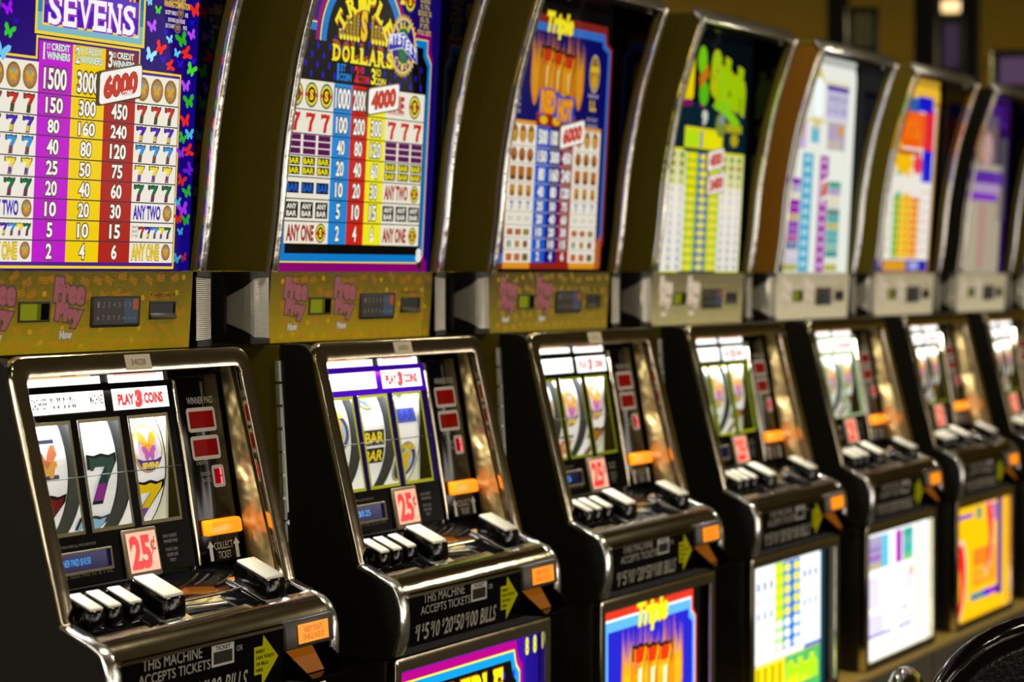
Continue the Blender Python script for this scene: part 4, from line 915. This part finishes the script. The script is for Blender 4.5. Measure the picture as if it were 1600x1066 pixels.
BLT, BLN = AX(bill_label(1), 'bill_label', lambda x, z, h: (x, -.2172 - (.876 - z) * .078 - .0012 - h, z), A_DSP), AX(bill_label(0), 'bill_label', lambda x, z, h: (x, -.2172 - (.876 - z) * .078 - .0012 - h, z), A_DSP)
def cardmesh(cards, F=S_ART):
    a = Art(); bm = bmesh.new()
    for c in cards:
        card(a, *c[0], **c[1])
        x0, x1, z0, z1, dz = c[0][:5]; m = .0022
        q = fillet([(x0 - m, z0 - m), (x1 + m, z0 + dz - m), (x1 + m, z1 + dz + m), (x0 - m, z1 + m)], .006, 4)
        f = [bm.verts.new(F(x, z, .0125)) for x, z in q]; b = [bm.verts.new(F(x, z, .008)) for x, z in q]
        bm.faces.new(f); bm.faces.new(b)
        for k in range(len(q)): bm.faces.new((f[k], f[(k + 1) % len(q)], b[(k + 1) % len(q)], b[k]))
    return finish(bm, 'jackpot_card', M['tan'], .0008), AX(a, 'card_print', lambda x, z, h: F(x, z, h + .0127), A_TOP)
CD = lambda t, x0=-.014, x1=.078, z0=1.566, z1=1.608, dz=.017, sub=None: ((x0, x1, z0, z1, dz, t), dict(sub=sub))
HP = ('f2f2f0', 'f2f2f0')
S7 = dict(r=('b02818', '3a4a20'), g=('1c4a40', '8a2a8a'), y=('e8c010', '6a38a0'), b=('38a0d8', '6a3a18'))
strips = [
    [reel_strip([('sq', .026, 0), ('7', -.052, ('6a1a14', '3a2a20')), ('m', -.115, ('4a2a70', '5a3a80', 'B'))], 0), reel_strip([('7', -.006, ('1c4038', '8a2a86')), ('7', -.088, ('78b0d0', '6a90a0'))], 0), reel_strip([('m', .028, ('9a8a98', 'e6dcea', 'B')), ('7', -.048, ('e0bc10', '6a38a0')), ('sq', .10, 0)], 0)],
    [reel_strip([('m', .020, ('28306a', '3a4890', 'S')), ('b', -.040, ('1c1a10', 'e8c818')), ('b', -.072, ('1c1a10', 'e8c818'))], 0), reel_strip([('b', .006, ('1c2430', 'e8d010')), ('b', -.022, ('1c2430', 'e8d010')), ('m', .085, ('28306a', '3a4890', 'S'))], 0), reel_strip([('b', .036, ('4a5aa8', '2838b0')), ('m', -.040, ('28285a', '303070', 'S')), ('7', .10, ('c01810', '6a0808'))], 0)],
    [reel_strip([('m', .02, ('b89060', 'c8a870', 'B')), ('7', -.05, ('a05820', '5a3010'))], 0), reel_strip([('m', .018, ('9a7a90', 'c0a070', 'B')), ('sq', -.058, 0)], 0), reel_strip([('m', .025, ('b07a60', 'b89888', 'B')), ('7', -.055, ('a8641c', '6a3a10'))], 0)],
]
strips = [[AX(s, 'reel', S_REEL, A_REEL) for s in g] for g in strips]
GL = [AX(reel_glass('0a0907', '75684a', '0a0907'), 'reel_glass', S_SCR, A_GLS), AX(reel_glass('4a0cc0', 'b8b828', '1c0e50'), 'reel_glass', S_SCR, A_GLS), AX(reel_glass('100e08', '8a9018', '15140a'), 'reel_glass', S_SCR, A_GLS),
      AX(reel_glass('14200c', 'b8c018', '2a5020'), 'reel_glass', S_SCR, A_GLS), AX(reel_glass('b8d0a0', 'c8e0b0', 'a8c8a0'), 'reel_glass', S_SCR, A_GLS)]
SPEC = [
    ('slot machine on a purple butterfly paytable headed SEVENS, nearest of the row', top_sevens, None, 0, 0, 0, [CD('6000', sub='COINS')], '34028', 'WINNER PAID $10.50', 1),
    ('slot machine with black and blue TRIPLE DOLLARS paytable and purple reel frame', top_dollars, bel_dollars, 1, 1, 1, [CD('4000', -.017, .077, 1.594, 1.634, .014)], '34001', '  PAID $0.25', 1),
    ('slot machine with flaming red sevens and a Triple script on dark blue glass', top_hot, bel_hot, 2, 2, 2, [CD('6000', -.030, .068, 1.572, 1.612, .017)], '340', ' CR 5', 1),
    ('slot machine with green Splash lettering over a yellow and lime paytable', top_splash, bel_splash, 3, 3, 2, [CD('4000', -.004, .080, 1.560, 1.598, .013), CD('2400', .000, .094, 1.510, 1.547, .013)], None, '', 0),
    ('slot machine with white paytable glass carrying teal and magenta columns', top_diamonds, bel_diamonds, 4, 4, 2, [], None, '', 0),
    ('slot machine with rainbow columned paytable and orange chili pepper lower glass', top_rainbow, bel_spice, 4, 2, 2, [], None, '', 0),
    ('slot machine with dim violet and grey paytable near the right picture edge', top_violet, bel_violet, 4, 2, 2, [], None, '', 0),
    ('farthest slot machine in the row, only its left side showing at the right edge', top_rainbow, bel_violet, 4, 2, 2, [], None, '', 0),
]
DX = [0, 0, .006, .006, -.002, -.016, -.012, -.012]
MACH = []
for i, (label, topf, belf, pan, gl, st, cards, tag_no, msg, crisp) in enumerate(SPEC):
    r = empty('slot_machine', (2.605 + .7 * i + DX[i], 1.965, 0), label, 'slot machine', 'slot machines standing side by side in one long row')
    MACH.append(r)
    for nm, k in (('cabinet', 0), ('hinge', 0), ('door_frame', 0), ('recess_liner', 'linL'), ('recess_liner', 'linR'), ('recess_roof', 0), ('button_deck', 0), ('deck_rail', 0), ('side_trim', 'stL'), ('side_trim', 'stR')): part(nm, SH[k or nm], r)
    d = part('door', SH['door'], r); part('door_side', SH['doorL'], d); part('door_side', SH['doorR'], d)
    tb = part('top_box', SH['top_lid'], r); part('box_liner', SH['box_liner'], tb); part('top_rail', SH['top_rail'], tb)
    for k in 'LR': part('top_side', SH[{4: 'tbB', 6: 'tbK'}.get(i, 'tbL') if k == 'L' else 'tbR'], tb); part('box_liner', SH['bl' + k], tb); part('curved_trim', SH['ct' + k], tb)
    part('neck', SH['neck'], r)
    for h_, l_ in (('houL', 'lensL'), ('houR', 'lensR')): part('corner_lens', SH[l_], part('corner_lamp', SH[h_], r))
    # paytable and cards
    part('paytable_glass', AX(topf(), 'paytable_glass', S_ART if i < 3 else S_TOP, A_TOP), r)
    for c in cards:
        b, p_ = cardmesh([c], S_ART if i < 3 else S_TOP); part('card_print', p_, part('jackpot_card', b, r))
    # card reader panel
    pb = part('card_panel', PR[pan], r); part('panel_body', SH['panel_body'], pb)
    k = part('keypad', KPB, r); part('key', KEY, k)
    part('slot_mouth', CSP, part('card_slot', CSL, r)); part('window_pane', MWP, part('message_window', MWF, r))
    # screen area
    part('reel_housing', SH['reel_housing'], r); g = part('reel_glass', GL[gl], r); part('payline', SH['payline'], g)
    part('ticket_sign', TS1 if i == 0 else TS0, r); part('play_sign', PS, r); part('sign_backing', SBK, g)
    for k in range(3):
        q = part('reel', strips[st][k], r, (WIN[k][0] + .047, 0, 0)); part('reel_rim', SH['rimL'], q); part('reel_rim', SH['rimR'], q)
    d = part('display_strip', SH['display_strip'], r); part('divider_bar', SH['divider_bar'], d); [part('display_lettering', q_, d) for q_ in WD]
    for m_ in (LED1, LED2, LED3):
        e = part('credit_display', m_, r)
        if m_ is LED3: part('lit_digit', DIG, e)
    o = part('ticket_slot', SH['ticket_slot'], r); o['label'] = 'glowing orange ticket slot'
    part('coin_value', CPL, part('coin_value_plate', CPB, r))
    part('message_pane', AX(vfd(msg), 'message_pane', S_SCR, A_DSP), part('message_display', VFR, r))
    # buttons
    for x in (-.214, -.1765, -.1335):
        y = -.141; b = part('play_button', SM_BODY, r, (x, y, deck_z(y))); part('button_cap', SM_CAP, b)
    for x, y, nm in ((-.070, -.1475, 'bet_button'), (.160, -.152, 'spin_button')):
        b = part(nm, BG_BODY, r, (x, y, deck_z(y))); part('button_cap', BG_CAP, b); bz = part('button_bezel', BZ_L, b)
    # front
    part('instruction_plate', PLT, r)
    b = part('bill_acceptor', SH['bill_acceptor'], r); q = part('bill_label', BLT if crisp else BLN, b); q['label'] = 'lit orange insert label'; part('bill_chute', SH['bill_chute'], b); part('chute_light', SH['chute_light'], b)
    bd = part('belly_door', SH['belly_door'], r); part('belly_frame', SH['belly_frame'], bd)
    if belf: part('belly_glass', AX(belf(), 'belly_glass', S_BEL, A_BEL), bd)
    if tag_no:
        a = Art(); a.rect(-.029, 1.2165, .027, 1.2365, 'd0c0a4', 0)
        if i < 2: a.text(tag_no, -.017, 1.2225, .015, 1.2305, '3a342a', 1, .0)
        else: a.text('~' + tag_no, -.017, 1.2225, .015, 1.2305, '8a7a60', 1, .0)
        part('number_tag', AX(a, 'number_tag', lambda x, z, h: S_DOOR(x, z, h + .0046), A_PRT), r)
    # lamp inside the reel box
    L = bpy.data.lights.new('reel_lamp', 'AREA'); L.shape = 'RECTANGLE'; L.size = .30; L.size_y = .03; L.energy = 4.5; L.color = (1, 1, .93)
    lo = link(bpy.data.objects.new('reel_lamp', L), r); lo.location = (-.06, -.028, 1.186); lo.rotation_euler = (-.35, 0, 0)
# ------------------------------------------------------------------ stand, room, chairs
def struct(name, me):
    o = part(name, me, None); o['kind'] = 'structure'; return o
bm = bmesh.new()
box(bm, 2.0, 8.4, 1.80, 2.45, .0, .43)
for i in range(9): box(bm, 2.255 + .7 * i - .003, 2.255 + .7 * i + .003, 1.797, 1.80, .03, .425)
base = part('machine_bench', finish(bm, 'machine_bench', M['basem'], .002), None)
base['label'] = 'long olive bench carrying the whole row of slot machines'; base['category'] = 'bench'
bm = bmesh.new(); box(bm, 1.99, 8.41, 1.765, 2.46, .4305, .4495)
part('bench_edge', finish(bm, 'bench_edge', M['trimt'], .004), base)
bm = bmesh.new(); box(bm, -6, 19, -6, 9, -.05, 0); struct('floor', finish(bm, 'floor', M['carpet']))
bm = bmesh.new(); box(bm, -6, 19, -6, 9, 3.0, 3.05); struct('ceiling', finish(bm, 'ceiling', M['ceil']))
bm = bmesh.new(); box(bm, 19, 19.1, -6, 9, 0, 3.0); struct('wall_right', finish(bm, 'wall_right', M['wall']))
bm = bmesh.new(); box(bm, -6, 19, 9, 9.1, 0, 3.0); struct('wall_back', finish(bm, 'wall_back', M['wall']))
def column(X, Y, w, d, label):
    bm = bmesh.new(); box(bm, -w / 2, w / 2, -d / 2, d / 2, .12, 2.94)
    r = empty('column', (X, Y, 0), label, 'column', 'dark columns at the back of the hall')
    part('shaft', finish(bm, 'shaft', M['post'], .01), r)
    bm = bmesh.new(); box(bm, -w / 2 - .03, w / 2 + .03, -d / 2 - .03, d / 2 + .03, 0, .12); box(bm, -w / 2 - .03, w / 2 + .03, -d / 2 - .03, d / 2 + .03, 2.94, 3.0)
    part('plinth', finish(bm, 'plinth', M['post'], .01), r)
def ray(px, py, dist):
    """ground plan position along a sight line, for setting out the far things"""
    ti = math.atan(102 / 3778); th = math.atan(1950 / 3778 * cos(ti)); ct, st = cos(th), sin(th); u, v = (px - 800) / 3778, (533 - py) / 3778
    d = Vector((ct * cos(ti) + u * st + v * ct * sin(ti), st * cos(ti) - u * ct + v * st * sin(ti), -sin(ti) + v * cos(ti)))
    return Vector((0, 0, 1.34)) + d * dist
for px, w, dist, lb in ((1309, .09, 11.5, 'dark column in the background, left of the ceiling lamp by some way'), (1449, .11, 11.5, 'dark column just left below the glowing ceiling lamp'), (1516, .09, 12.5, 'dark column just right of the glowing ceiling lamp')):
    p = ray(px, 60, dist); column(p.x, p.y, w, w, lb)
# ceiling lamp
p = ray(1487, 8, 1); t = (2.92 - 1.34) / (p.z - 1.34); p = ray(1487, 8, t)
r = empty('ceiling_lamp', (p.x, p.y, 2.86), 'glowing oval ceiling lamp above the far end of the hall', 'lamp')
bm = bmesh.new(); lathe(bm, [(.02, .14), (.10, .138), (.118, .09), (.118, .075)], 32); part('lamp_rim', finish(bm, 'lamp_rim', M['post']), r)
bm = bmesh.new(); lathe(bm, [(.112, .0745), (.113, .05), (.09, .03), (.02, .022)], 32); part('diffuser', finish(bm, 'diffuser', M['glow']), r)
# hanging signs, far
def sign(px, py, dist, w, h, c, label):
    p = ray(px, py, dist); r = empty('standing_sign', (p.x, p.y, p.z), label, 'sign', 'dim signs on posts in the far hall', rz=-1.25)
    bm = bmesh.new(); box(bm, -w / 2, w / 2, -.03, .03, -h / 2, h / 2); part('sign_box', finish(bm, 'sign_box', M['blk'], .005), r)
    bm = bmesh.new(); box(bm, -w / 2 + .03, w / 2 - .03, -.036, -.0305, -h / 2 + .03, h / 2 - .03); part('sign_face', finish(bm, 'sign_face', mat('sign_glow_' + c, c, .4, emis=c, es=.12)), r)
    bm = bmesh.new(); tube(bm, [(0, 0, -p.z + .02), (0, 0, -h / 2)], .012, 8); lathe(bm, [(.15, -p.z), (.15, -p.z + .012), (.02, -p.z + .03)], 20); part('stand', finish(bm, 'stand', M['blk']), r)
sign(1348, 48, 10.5, .14, .20, '4a4a10', 'small dark sign with faint green face between two background columns')
sign(1486, 72, 10.0, .12, .24, '4a3468', 'small sign with dim violet face below the ceiling lamp')
sign(1592, 112, 9.0, .20, .16, '6a4a88', 'wide sign with violet face at the right picture edge')

# chairs
def chair(loc, rz, label, hgt):
    r = empty('casino_chair', loc, label, 'chair', 'black padded chairs in front of the machines', rz)
    # local: sitter faces +y, back leans to -y
    W, zb = .215, .52
    arch = [(-W, zb)] + [(-W * 1.0 * cos(t) ** 1 if True else 0, 0) for t in []]
    pts = [(-W * .86, zb), (-W * .97, zb + (hgt - zb) * .30)]
    zc = zb + (hgt - zb) * .45; H_ = hgt - zc
    for k in range(25):
        t = PI - PI * k / 24; c, s_ = cos(t), sin(t)
        pts.append((W * math.copysign(abs(c) ** .82, c), zc + H_ * abs(s_) ** .82))
    pts += [(W * .97, zb + (hgt - zb) * .30), (W * .86, zb)]
    lean = lambda z: -.20 - (z - zb) * .16
    bm = bmesh.new(); tube(bm, [(x, lean(z), z) for x, z in pts], .020, 14); part('back_piping', finish(bm, 'back_piping', M['vinyl']), r)
    bm = bmesh.new(); n = len(pts); cx, cz = 0, (zb + hgt) / 2 - .03; rows = []
    for s_, dy in ((.97, 0), (.9, .028), (.6, .045), (.25, .05)):
        rows.append(([bm.verts.new((cx + (x - cx) * s_, lean(cz + (z - cz) * s_) + dy, cz + (z - cz) * s_)) for x, z in pts]))
    back = [[bm.verts.new((cx + (x - cx) * s_, lean(cz + (z - cz) * s_) - dy, cz + (z - cz) * s_)) for x, z in pts] for s_, dy in ((.97, .001), (.9, .016), (.5, .022))]
    for S in (rows, back):
        for A, B in zip(S, S[1:]):
            for k in range(n): bm.faces.new((A[k], A[(k + 1) % n], B[(k + 1) % n], B[k]))
        bm.faces.new(S[-1])
    part('backrest', finish(bm, 'backrest', M['leather'], smooth=True), r)
    bm = bmesh.new(); P = fillet([(-.22, -.22), (.22, -.22), (.22, .22), (-.22, .22)], .09, 6); n = len(P); rows = []
    for s_, z in ((.90, .44), (1, .46), (1, .50), (.95, .525), (.6, .535)): rows.append([bm.verts.new((x * s_, y * s_, z)) for x, y in P])
    for A, B in zip(rows, rows[1:]):
        for k in range(n): bm.faces.new((A[k], A[(k + 1) % n], B[(k + 1) % n], B[k]))
    bm.faces.new(rows[0]); bm.faces.new(rows[-1]); part('seat', finish(bm, 'seat', M['leather']), r)
    bm = bmesh.new(); lathe(bm, [(.24, 0), (.24, .012), (.20, .03), (.05, .05), (.032, .07), (.032, .439)], 32); part('pedestal', finish(bm, 'pedestal', M['chrome']), r)
    bm = bmesh.new()
    for sx in (-1, 1): tube(bm, [(sx * .15, -.10, .455), (sx * .16, -.245, .44), (sx * .17, -.235, .53), (sx * .165, -.225, .62)], .012, 8)
    part('back_bracket', finish(bm, 'back_bracket', M['gloss']), r)
    return r
def seat_at(px, py, d, rz):
    p = ray(px, py, d); k = .26
    return p.x - k * sin(rz), p.y + k * cos(rz), p.z
X_, Y_, Z_ = seat_at(1702, 952, 3.30, -1.0); chair((X_, Y_, 0), -1.0, 'black padded chair with glossy rounded backrest at the lower right corner', Z_ - .02)
X_, Y_, Z_ = seat_at(1423, 1050, 2.80, .31); chair((X_, Y_, 0), .31, 'chair of which only the shiny tip shows at the bottom edge', Z_ - .02)

# ------------------------------------------------------------------ light
def area(x, y, z, sx, sy, e, c=(1, .80, .42), rot=(0, 0, 0)):  # unseen lamps added for fill and for the chrome to reflect
    L = bpy.data.lights.new('fill_light', 'AREA'); L.shape = 'RECTANGLE'; L.size = sx; L.size_y = sy; L.energy = e; L.color = c
    o = link(bpy.data.objects.new('fill_light', L)); o.location = (x, y, z); o.rotation_euler = rot
for x, y, e in ((.4, .4, 14), (2.2, .3, 12), (4.6, 1.0, 30), (7.6, .4, 26), (3, -3, 14)): area(x, y, 2.96, .5, .25, e, (1, .90, .64))
for x, y, e in ((12.5, 7, 600), (16.5, 4.5, 300), (16, 7.5, 420)): area(x, y, 2.9, 1.2, 1.2, e, (1, .86, .40))  # unseen lamps added to brighten the far walls
area(4.2, 5.5, 2.9, 2, 1, 60)
# stand-in for the unseen hall: warm half-dark, bright spots added for chrome reflections
w = bpy.data.worlds.new('hall'); bpy.context.scene.world = w; w.use_nodes = True
nt = w.node_tree; bg = nt.nodes['Background']; tc = nt.nodes.new('ShaderNodeTexCoord'); nz = nt.nodes.new('ShaderNodeTexNoise'); nz.noise_dimensions = '4D'; nz.inputs['W'].default_value = 3.9; nz.inputs['Scale'].default_value = 8; nz.inputs['Detail'].default_value = 1.5
cr = nt.nodes.new('ShaderNodeValToRGB'); e = cr.color_ramp.elements
e[0].position = .47; e[0].color = (.022, .017, .004, 1); e[1].position = .63; e[1].color = (1, .90, .74, 1)
m = cr.color_ramp.elements.new(.72); m.color = (3.6, 3.2, 2.8, 1); m = cr.color_ramp.elements.new(.55); m.color = (.12, .09, .03, 1)
nt.links.new(tc.outputs['Generated'], nz.inputs['Vector']); 
sx = nt.nodes.new('ShaderNodeSeparateXYZ'); ab = nt.nodes.new('ShaderNodeMath'); ab.operation = 'ABSOLUTE'; mm = nt.nodes.new('ShaderNodeMath'); mm.operation = 'MULTIPLY_ADD'; mm.inputs[1].default_value = -.28; mm.inputs[2].default_value = .115; ad = nt.nodes.new('ShaderNodeMath'); ad.operation = 'ADD'
nt.links.new(tc.outputs['Generated'], sx.inputs[0]); nt.links.new(sx.outputs['Z'], ab.inputs[0]); nt.links.new(ab.outputs[0], mm.inputs[0]); nt.links.new(mm.outputs[0], ad.inputs[0]); nt.links.new(nz.outputs['Fac'], ad.inputs[1]); nt.links.new(ad.outputs[0], cr.inputs['Fac'])
nt.links.new(cr.outputs['Color'], bg.inputs['Color']); bg.inputs['Strength'].default_value = 1.45

# ------------------------------------------------------------------ camera
cd = bpy.data.cameras.new('camera'); cam = link(bpy.data.objects.new('camera', cd)); bpy.context.scene.camera = cam
ti = math.atan(102 / 3778); th = math.atan(1950 / 3778 * cos(ti))
f_ = Vector((cos(th) * cos(ti), sin(th) * cos(ti), -sin(ti)))
cam.location = (0, 0, 1.34); cam.rotation_euler = f_.to_track_quat('-Z', 'Y').to_euler()
cd.sensor_width = 36; cd.lens = 3778 / 1600 * 36; cd.clip_start = .05; cd.clip_end = 100
cd.dof.use_dof = True; cd.dof.focus_distance = 3.30; cd.dof.aperture_fstop = 4.2
sc = bpy.context.scene
sc.view_settings.view_transform = 'Standard'; sc.view_settings.look = 'None'
sc.cycles.max_bounces = 6; sc.cycles.glossy_bounces = 4; sc.cycles.sample_clamp_indirect = 4
try: sc.cycles.use_denoising = True
except Exception: pass
